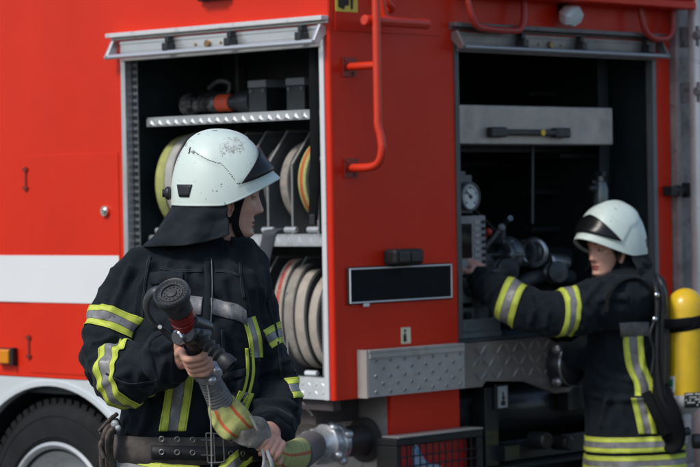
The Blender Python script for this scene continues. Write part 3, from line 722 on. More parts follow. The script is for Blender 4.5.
def bvh_of(me): return BVHTree.FromPolygons([v.co.copy() for v in me.vertices], [tuple(p.vertices) for p in me.polygons])
def arr(me):
    n = len(me.vertices); c = np.empty(n*3, 'f'); me.vertices.foreach_get('co', c); q = np.empty(n*3, 'f'); me.vertices.foreach_get('normal', q)
    return c.reshape(-1, 3).astype('d'), q.reshape(-1, 3).astype('d')
def setco(me, c): me.vertices.foreach_set('co', c.astype('f').ravel()); me.update()

def wrinkle(me, amp=.006, seed=0, joints=(), strokes=(), tubes=(), fine=1.0):
    '''heavy-cloth folds: broad ridged noise, ring folds at the joints, drawn strokes
    joints: (point, axis, reach, amplitude, wavelength); strokes: (polyline, width, amplitude)'''
    c, nn = arr(me); off = V3((seed*7.3, seed*3.1, seed*1.7)); d = np.zeros(len(c))
    for i, p in enumerate(c):
        q = V3(p)
        w = noise.noise_vector(q*4+off)*.05
        a = 1-abs(noise.noise((q+w)*7.0+off))*2.2
        b_ = 1-abs(noise.noise(V3(((q.x+w.x)*17, (q.y+w.y)*17, (q.z+w.z)*11))+off))*2.0
        e = noise.noise(q*42+off)
        d[i] = amp*(a*.9-.45) + amp*.5*fine*(b_-.5) + amp*.12*fine*e
    for (P, ax, reach, am, wl) in joints:
        P = np.array(P); ax = np.array(V3(ax).normalized()); r = c-P; s = r@ax
        dist = np.linalg.norm(r, axis=1)
        ph = np.array([noise.noise(V3(x)*9+off)*2.6 for x in c])
        wv = np.cos(2*PI*s/wl + ph); wv = np.sign(wv)*np.abs(wv)**.8
        d += am*np.exp(-(dist/reach)**2)*wv
    for (pl, w_, am) in strokes:
        best = np.full(len(c), 9.)
        for p, q in zip(pl[:-1], pl[1:]):
            p = np.array(p); q = np.array(q); v = q-p; t = np.clip(((c-p)@v)/max(v@v, 1e-9), 0, 1)
            best = np.minimum(best, np.linalg.norm(c-(p+t[:, None]*v), axis=1))
        d += am*(np.exp(-(best/w_)**2) - .45*np.exp(-(best/(w_*2.1))**2))
    setco(me, c+nn*d[:, None])

def rings(bvh, name, centre, axis, w_list, mats, parent, off=.003, n=120, arc=None, ref=None, tilt=None, bulge=0, maxd=.5, label=None, lim=1.42, stiff=False):
    'band of strips right round a limb or trunk; w_list: axial positions of the strip edges'
    m = MB(); ax = V3(axis).normalized(); a, b = m.frame(ax)
    if ref is not None:
        a = (V3(ref)-ax*V3(ref).dot(ax)).normalized(); b = ax.cross(a)
    c = V3(centre); rows = []
    t0, t1 = arc or (0, 2*PI)
    N_ = n if arc is None else n+1
    fine = []
    for i in range(len(w_list)-1):
        fine += [(w_list[i]+(w_list[i+1]-w_list[i])*k/2, i) for k in range(2)]
    fine.append((w_list[-1], len(w_list)-2))
    RR = np.full((len(fine), N_), np.nan)
    for i in range(len(fine)):
        for j in range(N_):
            t = t0+(t1-t0)*j/n
            h = bvh.ray_cast(c+ax*fine[i][0], a*math.cos(t)+b*math.sin(t), maxd)
            if h[0] is not None: RR[i, j] = h[3]
    ok = ~np.isnan(RR); ref_ = np.nanpercentile(RR, 40)
    bad = (~ok) | (RR > ref_*lim); bad = np.any(bad, axis=0)
    for st_ in range(N_):      # short gaps are bridged, only long ones end the band
        if bad[st_] and not bad[st_-1]:
            run = 0
            while run < N_ and bad[(st_+run) % N_]: run += 1
            if run < N_*.13:
                for q in range(run): bad[(st_+q) % N_] = False; RR[:, (st_+q) % N_] = np.nan
    for st_ in range(N_):      # stray slivers between gaps go
        if not bad[st_] and bad[st_-1]:
            run = 0
            while run < N_ and not bad[(st_+run) % N_]: run += 1
            if run < N_*.10:
                for q in range(run): bad[(st_+q) % N_] = True
    good = np.where(~bad & ~np.isnan(RR).any(axis=0))[0]
    if len(good) > 3:
        for i in range(len(fine)):
            x = np.arange(N_); gx = np.concatenate([good-N_, good, good+N_]) if arc is None else good
            gy = np.concatenate([RR[i, good]]*3) if arc is None else RR[i, good]
            RR[i] = np.interp(x, gx, gy)
    RR[np.isnan(RR)] = ref_
    sm = RR.copy()
    for _ in range(3): sm = (np.roll(sm, 1, 1)+sm*2+np.roll(sm, -1, 1))/4
    RR = np.maximum(RR, sm)
    if stiff:
        cm = RR.max(axis=0)
        for _ in range(30): cm = np.maximum(cm*.0+(np.roll(cm, 1)+2*cm+np.roll(cm, -1))/4, 0)
        RR[:] = cm+.004
    def P(i, j):
        t = t0+(t1-t0)*j/n; d = a*math.cos(t)+b*math.sin(t)
        return c+ax*fine[i][0]+d*(RR[i, j]+off)
    m.grid(P, len(fine), N_, wj=arc is None, mf=lambda i, j: fine[i][1])
    if bad.any() and not bad.all():
        m.bm.faces.ensure_lookup_table(); J = N_ if arc is None else N_-1
        kill = [f for q, f in enumerate(m.bm.faces) if bad[q % J] and bad[(q % J+1) % N_]]
        bmesh.ops.delete(m.bm, geom=kill, context='FACES')
    return m.build(name, mats, parent, world=True, ang=180, solid=.002, label=label)

def paint(bvh, name, pts, widths, mats, parent, Y0, off=.003, sub=8, label=None, across=None, flatten=False, back=None):
    '''strip of tape lying on the garment along a line; widths: offsets (px) of the strip edges across the line'''
    m = MB(); P2 = []
    pts = [V3((p[0], p[1], 0)) for p in pts]; k = len(pts); g = lambda i: pts[min(max(i, 0), k-1)]
    for i in range(k-1):
        for t in range(sub): P2.append(cr(g(i-1), g(i), g(i+1), g(i+2), t/sub))
    P2.append(pts[-1])
    fine = []
    for i in range(len(widths)-1): fine += [(widths[i]+(widths[i+1]-widths[i])*q/2, i) for q in range(2)]
    fine.append((widths[-1], len(widths)-2)); last = {}
    D = np.full((len(fine), len(P2)), np.nan)
    def P(i, j, get=False):
        d = (P2[min(j+1, len(P2)-1)]-P2[max(j-1, 0)]).normalized(); nrm = V3((-d.y, d.x, 0)) if across is None else V3((*across, 0))
        q = P2[j]+nrm*fine[i][0]; dr = ray(q.x, q.y).normalized()
        h = bvh.ray_cast(CAM, dr, 30)
        if get:
            D[i, j] = h[3] if h[0] is not None and abs(h[0].y-Y0) < .45 else np.nan
            if back is not None:
                g_ = back.ray_cast(CAM, dr, 30)
                if g_[0] is not None and D[i, j] < g_[3]-.045: D[i, j] = g_[3]-.006
            return
        return CAM+dr*(D[i, j]-off)
    for i in range(len(fine)):
        for j in range(len(P2)): P(i, j, True)
    md = np.nanmedian(D) if not np.all(np.isnan(D)) else Y0
    for i in range(len(fine)):
        for j in range(len(P2)):
            if np.isnan(D[i, j]):
                c_ = D[:, j][~np.isnan(D[:, j])]
                if len(c_): D[i, j] = c_[0] if i < len(fine)/2 else c_[-1]
    D[np.isnan(D)] = md
    sm = D.copy()
    for _ in range(6):
        p = np.pad(sm, 1, mode='edge'); sm = (p[:-2, 1:-1]+p[2:, 1:-1]+p[1:-1, :-2]+p[1:-1, 2:]+2*sm)/6
    D = np.minimum(D, sm+.002) if not flatten else sm
    m.grid(P, len(fine), len(P2), mf=lambda i, j: fine[i][1])
    return m.build(name, mats, parent, world=True, ang=180, solid=.002, label=label)

TF = (-1, -.90, -.85, -.40, -.34, .34, .40, .85, .90, 1)
def tape(lo, hi): return [lo+(hi-lo)*(f+1)/2 for f in TF]
CLOTH = mat('navy_turnout_cloth', (.0055, .0098, .0145), .84, sheen=.04, var=(9, .22), dirt=[(7, .54, .25, (.012, .0165, .022), .6), (28, .62, .12, (.02, .024, .03), .35)], bump=[(900, .35, .0006), (70, .3, .004), (26, .25, .012)], spec=.25)
CLOTH2 = mat('curtain_cloth', (.010, .0145, .020), .88, sheen=.03, spec=.25, var=(12, .2), bump=[(900, .35, .0006), (50, .3, .003)])
LIME = mat('lime_reflective_tape', (.57, .655, .085), .62, var=(25, .14), dirt=[(18, .54, .25, (.28, .33, .05), .5), (70, .60, .08, (.16, .19, .05), .5)], bump=[(500, .2, .0006), (40, .3, .003)])
LSTITCH = mat('lime_stitching', (.24, .29, .02), .8)
SSTITCH = mat('tape_edge_stitching', (.11, .13, .05), .8)
SILVER = mat('silver_reflective_tape', (.23, .23, .24), .45, metal=.12, var=(25, .22), dirt=[(20, .52, .2, (.11, .11, .115), .6), (80, .58, .06, (.06, .06, .065), .6)], bump=[(500, .2, .0006), (45, .5, .004)])
SKIN = mat('skin_tanned', (.66, .36, .265), .5, sss=.12, var=(28, .10), dirt=[(60, .56, .15, (.44, .15, .11), .45), (22, .55, .2, (.50, .19, .14), .4), (160, .62, .08, (.22, .11, .08), .4)], bump=[(260, .25, .0015), (90, .2, .003)])
SKIN2 = mat('skin_fair', (.66, .37, .28), .48, sss=.12, var=(28, .07), dirt=[(30, .52, .2, (.62, .26, .20), .4)], bump=[(240, .08, .001)])
LIPS = mat('lips', (.36, .10, .085), .4, var=(60, .1))
BROW = mat('brow_hair', (.045, .025, .017), .7)
EYEW = mat('eye_white', (.40, .37, .34), .3)
IRIS = mat('iris', (.03, .025, .02), .15)
HAIR = mat('hair_dark_brown', (.03, .016, .010), .55, var=(60, .5), bump=(300, .6, .002))
BOOT = mat('boot_leather', (.012, .012, .013), .45)

def head_mesh(female=False, lid=.16):
    'x forward, y left, z up; origin between the ears at eye level'
    nu, nv = 110, 120
    m = MB()
    jaw = [(-.125, .026), (-.112, .040), (-.095, .051), (-.07, .060), (-.04, .067), (0, .0705), (.03, .0745), (.06, .074), (.09, .060), (.108, .040), (.12, .0)]
    front = [(-.125, .060), (-.115, .076), (-.105, .083), (-.09, .081), (-.075, .083), (-.055, .085), (-.03, .087), (0, .088), (.02, .094), (.045, .093), (.07, .084), (.095, .060), (.11, .035), (.12, 0)]
    back = [(-.125, -.0), (-.112, -.0), (-.095, -.03), (-.07, -.055), (-.04, -.075), (0, -.094), (.03, -.102), (.06, -.098), (.09, -.072), (.108, -.042), (.12, 0)]
    def ip(T, z): return float(np.interp(z, [t[0] for t in T], [t[1] for t in T]))
    G = lambda d, s: math.exp(-(d/s)**2)
    fs = .93 if female else 1.0
    def P(i, j):
        la = PI*i/(nu-1); z = -.0025+.1225*math.cos(la)
        lo = 2*PI*j/nv; c, s = math.cos(lo), math.sin(lo)
        w_ = ip(jaw, z)*(fs if z < -.02 else 1); f = ip(front, z); bk = ip(back, z)
        e = .82
        cx = abs(c)**e*(1 if c > 0 else -1); sy = abs(s)**.92*(1 if s > 0 else -1)
        mid = (f*.25+bk*.2)
        x = mid + (f-mid)*cx if c > 0 else mid + (mid-bk)*cx
        y = w_*sy
        if c > 0:
            ay = abs(y)
            nose = 0
            if z < .022 and z > -.062:
                tt = min(1, max(0, (.018-z)/.056)); hgt = (.004+.022*tt**1.25)*(1 if z > -.041 else max(0, 1-((-.041-z)/.0125)**2))
                nose = hgt*G(y, .0075+.0055*tt)
                nose += .0085*G(ay-.0125, .0065)*G(z+.042, .009)
            x += nose*(.88 if female else 1.0)
            x += .0065*G(z-.021, .010)*G(ay-.026, .026)*(.5 if female else 1.15)
            x -= .0125*G(z-.0, .0125)*G(ay-.031, .0155) + .004*G(z-.002, .012)*G(ay-.014, .007)
            x += .0045*G(z+.034, .018)*G(ay-.043, .018)
            lw = .021
            x += .0062*G(z+.0705, .0052)*G(y, lw) + .0068*G(z+.0815, .0055)*G(y, lw*.9) - .0058*G(z+.0760, .0026)*G(y, lw*1.15)
            x -= .0035*G(z+.060, .006)*G(y, .007) + .003*G(z+.092, .006)*G(y, .02)
            x += .0065*G(z+.107, .0115)*G(y, .019)
            x -= .004*G(ay-.045, .014)*G(z+.07, .02)
        return V3((x, y, z))
    def mf(i, j):
        la = PI*(i+.5)/(nu-1); z = -.0025+.1225*math.cos(la); lo = 2*PI*(j+.5)/nv; c, s = math.cos(lo), math.sin(lo)
        y = ip(jaw, z)*abs(s)**.92
        if c > 0:
            if -.0865 < z < -.0665 and y < .024*(1-((z+.0765)/.012)**2)**.5 + .001: return 1
            bz = .0225+.004*math.sin(min(1, max(0, (y-.012)/.04))*PI)
            if abs(z-bz) < (.0028 if female else .004) and .013 < y < .05: return 2
        return 0
    m.grid(P, nu, nv, wj=True, mf=mf)
    # eyeballs with lids
    for s in (1, -1):
        o = V3((.0712, s*.0315, -.001))
        m.ball(o, .0122, 3, 12)
        m.lathe([(0, .0), (.0052, -.0008)], o+V3((.0124, -s*.0005, .0)), (-1, -s*.08, 0), 16, m=4)
        for zz, dr in ((.0045, 1), (-.0055, -1)):   # lids
            def L(i, j, zz=zz, dr=dr):
                a = -1.5+3.0*j/12; q = i/4
                el = (lid if dr > 0 else -.34) + dr*q*1.0; r = .0133+.0008*math.sin(PI*q)
                return o+V3((math.cos(a)*math.cos(el)*r, math.sin(a)*math.cos(el)*r*1.12, math.sin(el)*r+.001*dr*0))
            m.grid(L, 5, 13, m=0)
            if dr > 0:
                def E(i, j):
                    a = -1.2+2.4*j/12; el = lid+.01-.07*i; r = .0141+.0005*i
                    return o+V3((math.cos(a)*math.cos(el)*r, math.sin(a)*math.cos(el)*r*1.12, math.sin(el)*r))
                m.grid(E, 2, 13, m=2)
    # ears: C-shaped rim with a bowl and lobe
    for s in (1, -1):
        eo = V3((.004, s*.070, -.031))
        def Ef(i, j):
            t = 2*PI*j/28; q = i/6
            px = .017*math.cos(t)*q; pz = (.031*math.sin(t)-.003*math.cos(t))*q*(1 if math.sin(t) > 0 else 1.0)
            if math.sin(t) < -.3: px *= .72
            out = .004+.013*(q**1.5)*(1 if math.cos(t) < .4 else .45) - .006*math.exp(-((q-.55)/.22)**2)
            return eo+V3((px-.12*pz-.004*q, s*out, pz))
        m.grid(Ef, 7, 28, wj=True, m=0)
        def Eb(i, j):
            t = 2*PI*j/28; q = 1-.45*i/2
            a_ = Ef(6, j); return a_+V3((-(.0015)*i, -s*.006*i, 0))-V3((a_.x-eo.x, 0, a_.z-eo.z))*.12*i
        m.grid(Eb, 3, 28, wj=True, m=0)
    bmesh.ops.remove_doubles(m.bm, verts=m.bm.verts, dist=1e-6)
    bmesh.ops.recalc_face_normals(m.bm, faces=m.bm.faces)
    me = bpy.data.meshes.new('head'); m.bm.to_mesh(me); m.bm.free(); return me

def grip_hand(axis_o, axis_d, rad, front, wrist, fore, start=-1.9, end=1.9, spread=.0195, fr=.0088, thumb=None, order=1, side=1, curl=(1, 1, 1, 1)):
    '''hand closed round a bar. front: direction of the visible side; fingers start at angle start on the side
    given by side*(axis x front) and run round the front; wrist, fore: wrist and a point up the forearm'''
    d = V3(axis_d).normalized(); e1 = V3(front); e1 = (e1-d*e1.dot(d)).normalized(); e2 = d.cross(e1)*side; o = V3(axis_o)
    shells = []; knuck = []
    for k in range(4):
        off = (1.5-k)*spread*order; L = (.93, 1.0, .96, .82)[k]
        c = o+d*off; pts, rr = [], []
        n = 13
        for i in range(n):
            q = i/(n-1); t = start+(end*curl[k]-start)*q*L
            r = rad+fr*(.92 if 0 < i < n-1 else .98)+.0035*(1-q)
            bump = .0019*(math.exp(-((q-.30)/.06)**2)+math.exp(-((q-.66)/.06)**2))-.0009*(math.exp(-((q-.46)/.05)**2)+math.exp(-((q-.16)/.05)**2))
            pts.append(c+(e1*math.cos(t)+e2*math.sin(t))*(r+bump)+d*(.003*math.sin(q*PI)*(1.5-k)*.5))
            rr.append(fr*(1.06-.22*q)+bump*.5)
        knuck.append(pts[0]); shells.append(tshell(pts, rr, 14, 3))
    w_ = V3(wrist)
    # palm: four metacarpal shells from the wrist to the knuckles
    for k in range(4):
        kp = knuck[k]; wp = w_+d*((1.5-k)*spread*.55*order)
        mid = wp.lerp(kp, .55)+ (e2*-.0 + e1*-.004)
        shells.append(tshell([wp, mid, kp], [.013, .0125, .0108], 14, 4))
    th = [w_.lerp(knuck[0], .25)+d*.012*order]
    if thumb is None:
        b0 = knuck[0].lerp(w_, .45)
        th = [b0-e1*.012+d*.008*order, b0-e1*.018+d*.026*order+e2*.006, o+d*(spread*2.6*order)-e1*(rad+.006)-e2*.006, o+d*(spread*2.9*order)-e1*(rad*.5)+e2*(rad+.004)]
    else: th = [w_.lerp(knuck[0], .35)]+[V3(p) for p in thumb]
    shells.append(tshell(th, [.0135, .0125, .0105, .0085][:len(th)], 14, 4))
    shells.append(tshell([V3(fore), w_.lerp(V3(fore), .3), w_, w_.lerp((knuck[1]+knuck[2])/2, .4)], [(.036, .032), (.030, .026), (.029, .022), (.028, .018)], 20, 4, up=d))
    return fuse(shells, .0021, 4, .5)

HM = mat('helmet_shell', (.66, .77, .705), .42, coat=.12, var=(6, .05), dirt=[(48, .625, .03, (.05, .055, .055), .85), (150, .69, .03, (.06, .06, .06), .8), (9, .6, .25, (.50, .55, .50), .4)], bump=(14, .04, .003))
HMW = mat('helmet_scuff', (.50, .55, .51), .6, dirt=[(170, .50, .06, (.16, .17, .165), .7), (48, .50, .08, (.66, .75, .70), .85)])
VISOR = mat('visor_black', (.006, .007, .008), .32, var=(12, .2), spec=.35)
def helmet(parent, M, curtain=None, scratch=True):
    'x forward, y left, z up, origin on the eye line; M places it'
    rimz = lambda t: -.032 + .004*math.cos(2*t) + (.062*max(0, math.cos(t))**1.6)*(1) 
    def rim(t):
        ct, st = math.cos(t), math.sin(t)
        x = (.148 if ct > 0 else .143)*ct*(1 if ct < 0 else 1); y = .122*st
        if ct > 0: x += .030*ct**2.2
        return V3((x+(.004 if ct > 0 else 0), y, -.036+.070*max(0, ct)**1.5 + (.006*max(0, -ct)**2)))
    top = V3((-.004, 0, .165))
    def shell(q, t, push=0.):
        'q 0 crown .. 1 rim'
        R_ = rim(t); ct = math.cos(t)
        a = q*PI/2
        p = 2.25
        rx = math.sin(a)**(2/p*.98); rz = max(0, math.cos(a))**(2/p)
        x = top.x+(R_.x-top.x)*rx; y = R_.y*rx; z = R_.z+(top.z-R_.z)*rz
        if ct > 0:      # front: the dome stands back and the peak sweeps out
            f = ct**2; lim = .129
            k = max(0, (q-.70)/.30)
            back = (R_.x-lim*ct-.008)*f*rx*(1-k**2.0)
            x -= back*(1 if q < 1 else 0)
            z -= .012*f*math.sin(PI*min(1, q/.97))*0
        # low central crest
        z += .0055*math.exp(-(y/.013)**2)*max(0, 1-q*1.05)**.5*(1 if x < .09 else .4)
        # upper shell stands proud of the skirt along a swept edge
        edge = min(.90, .665 - .27*max(0, -ct)**1.4 + 1.0*max(0, ct)**1.3)
        st = 1/(1+math.exp((q-edge)*70)); nrm = V3((x*.9, y*1.1, z*.8+.02)).normalized()
        return V3((x, y, z)) + nrm*(.0042*st+push)
    b = MB(); nq, nt_ = 130, 280
    def mf(i, j):
        q = (i+.5)/(nq-1); t = 2*PI*(j+.5)/nt_; t = t-2*PI if t > PI else t; ct = math.cos(t)
        if not scratch: return 0
        edge = min(.90, .665 - .27*max(0, -ct)**1.4 + 1.0*max(0, ct)**1.3)
        if abs(q-edge+.012) < .0038+.0045*noise.noise(V3((t*16, 2, 3))) and abs(abs(t)-1.75) < .57 and noise.noise(V3((t*9, q*9, 3))) > -.42: return 2
        pp = shell(q, t)
        if ct < .2 and abs(abs(pp.y)-.017) < .0026 and q < .62 and noise.noise(V3((q*26, 7, t))) > .02: return 2

        u = (abs(t)-1.15-.9*(q-.46))/.42; v = (q-.46)/.155
        if u*u+v*v+noise.noise(V3((t*9, q*22, 1)))*.7+noise.noise(V3((t*40, q*80, 1)))*.6 < .62: return 1
        return 0
    b.grid(lambda i, j: shell(i/(nq-1), 2*PI*j/nt_), nq, nt_, wj=True, mf=mf)
    # rolled rim and inner face
    def inner(i, j):
        t = 2*PI*j/nt_; p = rim(t); c = V3((p.x*.1, 0, p.z))
        if i == 0: return shell(1, t)
        if i == 1: return p+V3((0, 0, -.004))+(p-c).normalized()*.0015
        if i == 2: return p+V3((0, 0, -.0045))-(p-c).normalized()*.004
        return V3((shell(.93, t).x*.94-.002, shell(.93, t).y*.93, shell(.93, t).z))
    b.grid(inner, 4, nt_, wj=True)
    b.bm.transform(M)
    hs = b.build('helmet', [HM, HMW, mat('worn_edge', (.05, .05, .05), .6)], parent, world=True, ang=180)
    b = MB()  # dark liner
    b.grid(lambda i, j: shell(i/23*.985, 2*PI*j/64, -.014)+V3((0, 0, -.002)), 24, 64, wj=True); b.bm.transform(M)
    b.build('liner', PLASTIC, hs, world=True, ang=180)
    # front shield lying against the dome, tapering towards the temples
    b = MB(); n1, n2 = 41, 9
    def vis(i, j):
        t = -1.18+2.36*i/(n1-1); k = 1-abs(t/1.18)**1.7; q1 = .925-.03*(1-k); q0 = q1-.31*k-.004
        return shell(q0+(q1-q0)*j/(n2-1), t, .0045)
    b.grid(vis, n1, n2); b.bm.transform(M)
    b.build('visor', VISOR, hs, world=True, ang=180, solid=-.003)
    for s in (1, -1):
        b = MB()
        q = [(2.16, .85), (2.62, .85), (2.52, .95), (2.24, .95)]
        def vent(i, j):
            u, v = i/8, j/4
            t = (q[0][0]*(1-u)+q[1][0]*u)*(1-v)+(q[3][0]*(1-u)+q[2][0]*u)*v
            return shell(q[0][1]+(q[3][1]-q[0][1])*v, s*t, .0012)
        b.grid(vent, 9, 5); b.bm.transform(M); b.build('vent', INK, hs, world=True, ang=180, solid=.002)
    b = MB().ball((-.150, 0, .0), .019, sc_=(.7, 1, 1)).cyl((-.15, 0, 0), (-.168, 0, 0), .011); b.bm.transform(M)
    b.build('adjuster_knob', PLASTIC, hs, world=True)
    # small dark mark low at the back of the shell
    b = MB()
    for k, segs in enumerate(([(0, 0, 1, 0), (0, 0, 0, 1), (0, 1, 1, 1), (0, .5, .7, .5)], [(0, 0, 1, 0), (1, 0, 1, 1), (0, 1, 1, 1), (.3, .5, 1, .5)])):
        for (x0, y0, x1, y1) in segs:
            f = lambda u, v: shell(.50-.035*k*1.0+.028*v, -(2.42+.045*u), .0012)
            p, q_ = f(x0, y0), f(x1, y1); b.cyl(p, q_, .0013, n=6)
    b.bm.transform(M); b.build('rear_mark', INK, hs, world=True)
    return hs, shell, rim
def local_frame(o, fwd, up=(0, 0, 1)):
    f = V3(fwd).normalized(); l = V3(up).cross(f).normalized(); u = f.cross(l)
    return Matrix(((f.x, l.x, u.x, o[0]), (f.y, l.y, u.y, o[1]), (f.z, l.z, u.z, o[2]), (0, 0, 0, 1)))
def curtain(parent, M, rim, t0, t1, drop, flare, name='neck_curtain', mt=None, seed=0):
    b = MB(); n = 72; r = 26
    def P(i, j):
        t = t0+(t1-t0)*j/n; v = i/(r-1); p = rim(t); rad = V3((p.x, p.y, 0)).normalized()
        e = min(1, min(j, n-j)/10)
        dz = drop(t) if callable(drop) else drop; fl = flare(t) if callable(flare) else flare
        w_ = .007*math.sin(t*9+v*2+seed)*v**.8 + .022*noise.noise(V3((t*2.9, v*3.0, seed)))*v + .004*noise.noise(V3((t*9, v*7, seed+3)))*v
        q = p*1.0 + V3((0, 0, .006)) - rad*.006*(1-v) + rad*(fl*(v**1.3)+w_) + V3((0, 0, -dz*v*(.93+.07*e)))
        return q
    b.grid(P, r, n+1); b.bm.transform(M)
    return b.build(name, mt or CLOTH2, parent, world=True, ang=180, solid=.003)
def ribbon(pts, w, th, name, mt, parent, up, sub=8):
    return MB().tube(pts, w/2, 10, ell=(1, th/w), up=up, sub=sub).build(name, mt, parent, world=True, ang=60)
def join_body(parent, meshes, mats, label=None):
    'one continuous body mesh; meshes: (mesh, matrix or None, slot offset)'
    bm = bmesh.new()
    for me, M, so_ in meshes:
        if M is not None: me.transform(M)
        k = len(bm.faces); bm.from_mesh(me); bm.faces.ensure_lookup_table()
        for f in bm.faces[k:]: f.material_index += so_
        bpy.data.meshes.remove(me)
    out = bpy.data.meshes.new('body'); bm.to_mesh(out); bm.free()
    return link('body', out, mats, parent, world=True, ang=180)
# ------------------------------------------------------------------ firefighter in front, nozzle in hand
Y1 = 6.72
def A(px, py, dy=0.): return at(px, py, Y1+dy)
M1 = Y1/FPX      # metres per photo pixel at his distance
p1o = A(190, 440); 
p1 = empty('person', (p1o.x, Y1, 0), 'firefighter in scuffed white helmet and navy coat, head turned aside, holding a hose nozzle', 'person')
S = lambda px: px*M1
# --- jacket
def trunk(rows, Yc):
    # rows: (cx, y, half width px, half depth m, dy)
    mm = MB(); n = 64; P, K = [], len(rows); sub = 7
    R_ = [V3((r[0], r[1], r[2])) for r in rows]; D = [V3((r[3], r[4], 0)) for r in rows]; g = lambda L, i: L[min(max(i, 0), K-1)]
    Q = []
    for i in range(K-1):
        for t in range(sub): Q.append((cr(g(R_, i-1), R_[i], R_[i+1], g(R_, i+2), t/sub), cr(g(D, i-1), D[i], D[i+1], g(D, i+2), t/sub)))
    Q.append((R_[-1], D[-1]))
    mpp = Yc/FPX
    def Pf(i, j):
        t = 2*PI*j/n
        if i == 0: a, k = Q[0], 0
        elif i == len(Q)+1: a, k = Q[-1], 0
        else: a, k = Q[i-1], 1
        c = at(a[0].x, a[0].y, Yc+a[1].y)
        ct, st = math.cos(t), math.sin(t); e = .85
        return c + V3((abs(ct)**e*(1 if ct > 0 else -1)*a[0].z*mpp*k, abs(st)**e*(1 if st > 0 else -1)*a[1].x*k, 0))
    mm.grid(Pf, len(Q)+2, n, wj=True)
    bmesh.ops.remove_doubles(mm.bm, verts=mm.bm.verts, dist=1e-6); bmesh.ops.recalc_face_normals(mm.bm, faces=mm.bm.faces)
    me = bpy.data.meshes.new('trunk'); mm.bm.to_mesh(me); mm.bm.free(); return me
rows1 = [(222, 240, 26, .075, .03), (211, 252, 52, .10, .03), (204, 262, 62, .115, .02), (200, 277, 69, .13, .01), (195, 300, 70, .145, 0), (195, 330, 71, .152, -.005), (193, 370, 70, .152, -.005),
         (191, 405, 71, .15, 0), (189, 432, 70, .14, 0), (188, 447, 69, .135, 0), (187, 464, 75, .155, 0), (186, 485, 79, .165, 0), (186, 530, 82, .165, 0)]
sh = [trunk(rows1, Y1)]
bvt = bvh_of(sh[0])
rsh, rel, rwr = A(138, 287, -.01), A(107, 364, -.10), A(168, 359, -.27)
sh.append(tshell([A(172, 277, .01), A(152, 277, .0), rsh, A(119, 322, -.05), rel, A(118, 374, -.16), A(142, 370, -.22), rwr, A(178, 358, -.285)],
                 [S(32), S(31), S(30), S(29), S(28), S(29), S(28), S(24), S(23)], 28, 6))
lsh, lel, lwr = A(246, 292, .01), A(277, 385, .0), A(272, 424, -.10)
sh.append(tshell([A(224, 280, .02), A(236, 281, .015), lsh, A(261, 334, .01), lel, A(278, 402, -.03), lwr, A(270, 432, -.125)],
                 [S(27), S(27), S(25), S(23), S(22), S(23), S(22), S(21)], 28, 6))
jm = fuse(sh, .0062, 5, .5)
bv = bvh_of(jm)
def on(px, py, dv=None):
    h = (dv or bv).ray_cast(CAM, ray(px, py).normalized(), 20); return h[0] if h[0] is not None else A(px, py, -.12)
def stroke(pts, w_, am): return ([on(*p) for p in pts], S(w_), am*2.0)
st1 = [stroke([(150, 262), (140, 290), (136, 320)], 5, .010), stroke([(168, 262), (160, 282), (157, 300)], 5, .008), stroke([(128, 268), (118, 295), (112, 312)], 5, .010), stroke([(106, 300), (104, 318)], 4, .008),
       stroke([(96, 345), (112, 338), (140, 344)], 4, .010), stroke([(90, 360), (108, 350), (118, 352)], 4, .009), stroke([(98, 388), (112, 378), (128, 372)], 4, .008),
       stroke([(145, 352), (160, 350), (172, 345)], 4, .008), stroke([(150, 392), (160, 380), (164, 362)], 4, .008), stroke([(135, 402), (150, 396), (160, 386)], 4, .007),
       stroke([(176, 300), (172, 330), (150, 345)], 6, .010), stroke([(215, 330), (222, 360), (230, 385)], 6, .010), stroke([(232, 268), (240, 290), (246, 310)], 5, .009), stroke([(252, 272), (262, 300), (264, 318)], 4, .008),
       stroke([(180, 395), (172, 415), (160, 430)], 5, .010), stroke([(150, 408), (146, 420), (140, 432)], 5, .009), stroke([(200, 405), (204, 418), (206, 430)], 4, .008), stroke([(240, 380), (236, 400), (228, 428)], 5, .010), stroke([(222, 395), (220, 415), (214, 430)], 4, .008),
       stroke([(255, 360), (268, 364), (288, 360)], 4, .009), stroke([(262, 372), (276, 370), (294, 372)], 4, .008), stroke([(258, 405), (272, 402), (294, 408)], 4, .009), stroke([(262, 418), (276, 414), (290, 420)], 4, .008),
       stroke([(186, 268), (184, 285), (180, 296)], 4, .007), stroke([(126, 405), (132, 418), (130, 432)], 5, .009)]
wrinkle(jm, .0125, 1, fine=1.5, joints=[(rel, rel-rsh, .10, .010, .052), (lel, lel-lsh, .085, .008, .045), (rwr, rwr-rel, .06, .007, .036), (lwr, lwr-lel, .055, .007, .034), (rsh, V3((.5, 0, -1)), .09, .004, .05)], strokes=st1)
# belt cinch
c_, n_ = arr(jm); bz = A(188, 447).z
jm1 = link('coat', jm, CLOTH, p1, world=True, ang=180)
jw = bvh_of_world = None
def world_bvh(o, parent):
    off = parent.location
    return BVHTree.FromPolygons([v.co+off for v in o.data.vertices], [tuple(p.vertices) for p in o.data.polygons])
bv = world_bvh(jm1, p1)
YSY = [LIME, LSTITCH, LIME, SSTITCH, SILVER, SSTITCH, LIME, LSTITCH, LIME]
tp3 = lambda w_: tape(-w_/2, w_/2)
rings(bv, 'sleeve_band', A(117, 330, -.055), A(100, 364, -.10)-A(130, 292, -.02), tp3(S(21)), YSY, p1, n=110, maxd=.16)
rings(bv, 'sleeve_band', A(128, 371, -.185), A(150, 366, -.235)-A(110, 374, -.13), tp3(S(27)), YSY, p1, n=110, maxd=.16)
rings(bv, 'sleeve_band', A(264, 344, .008), V3((.17, -.03, -.26)), tp3(S(19)), YSY, p1, n=110, maxd=.13)
rings(bv, 'sleeve_band', A(277, 390, -.01), V3((.02, -.02, -.20)), tp3(S(21)), YSY, p1, n=110, maxd=.13)
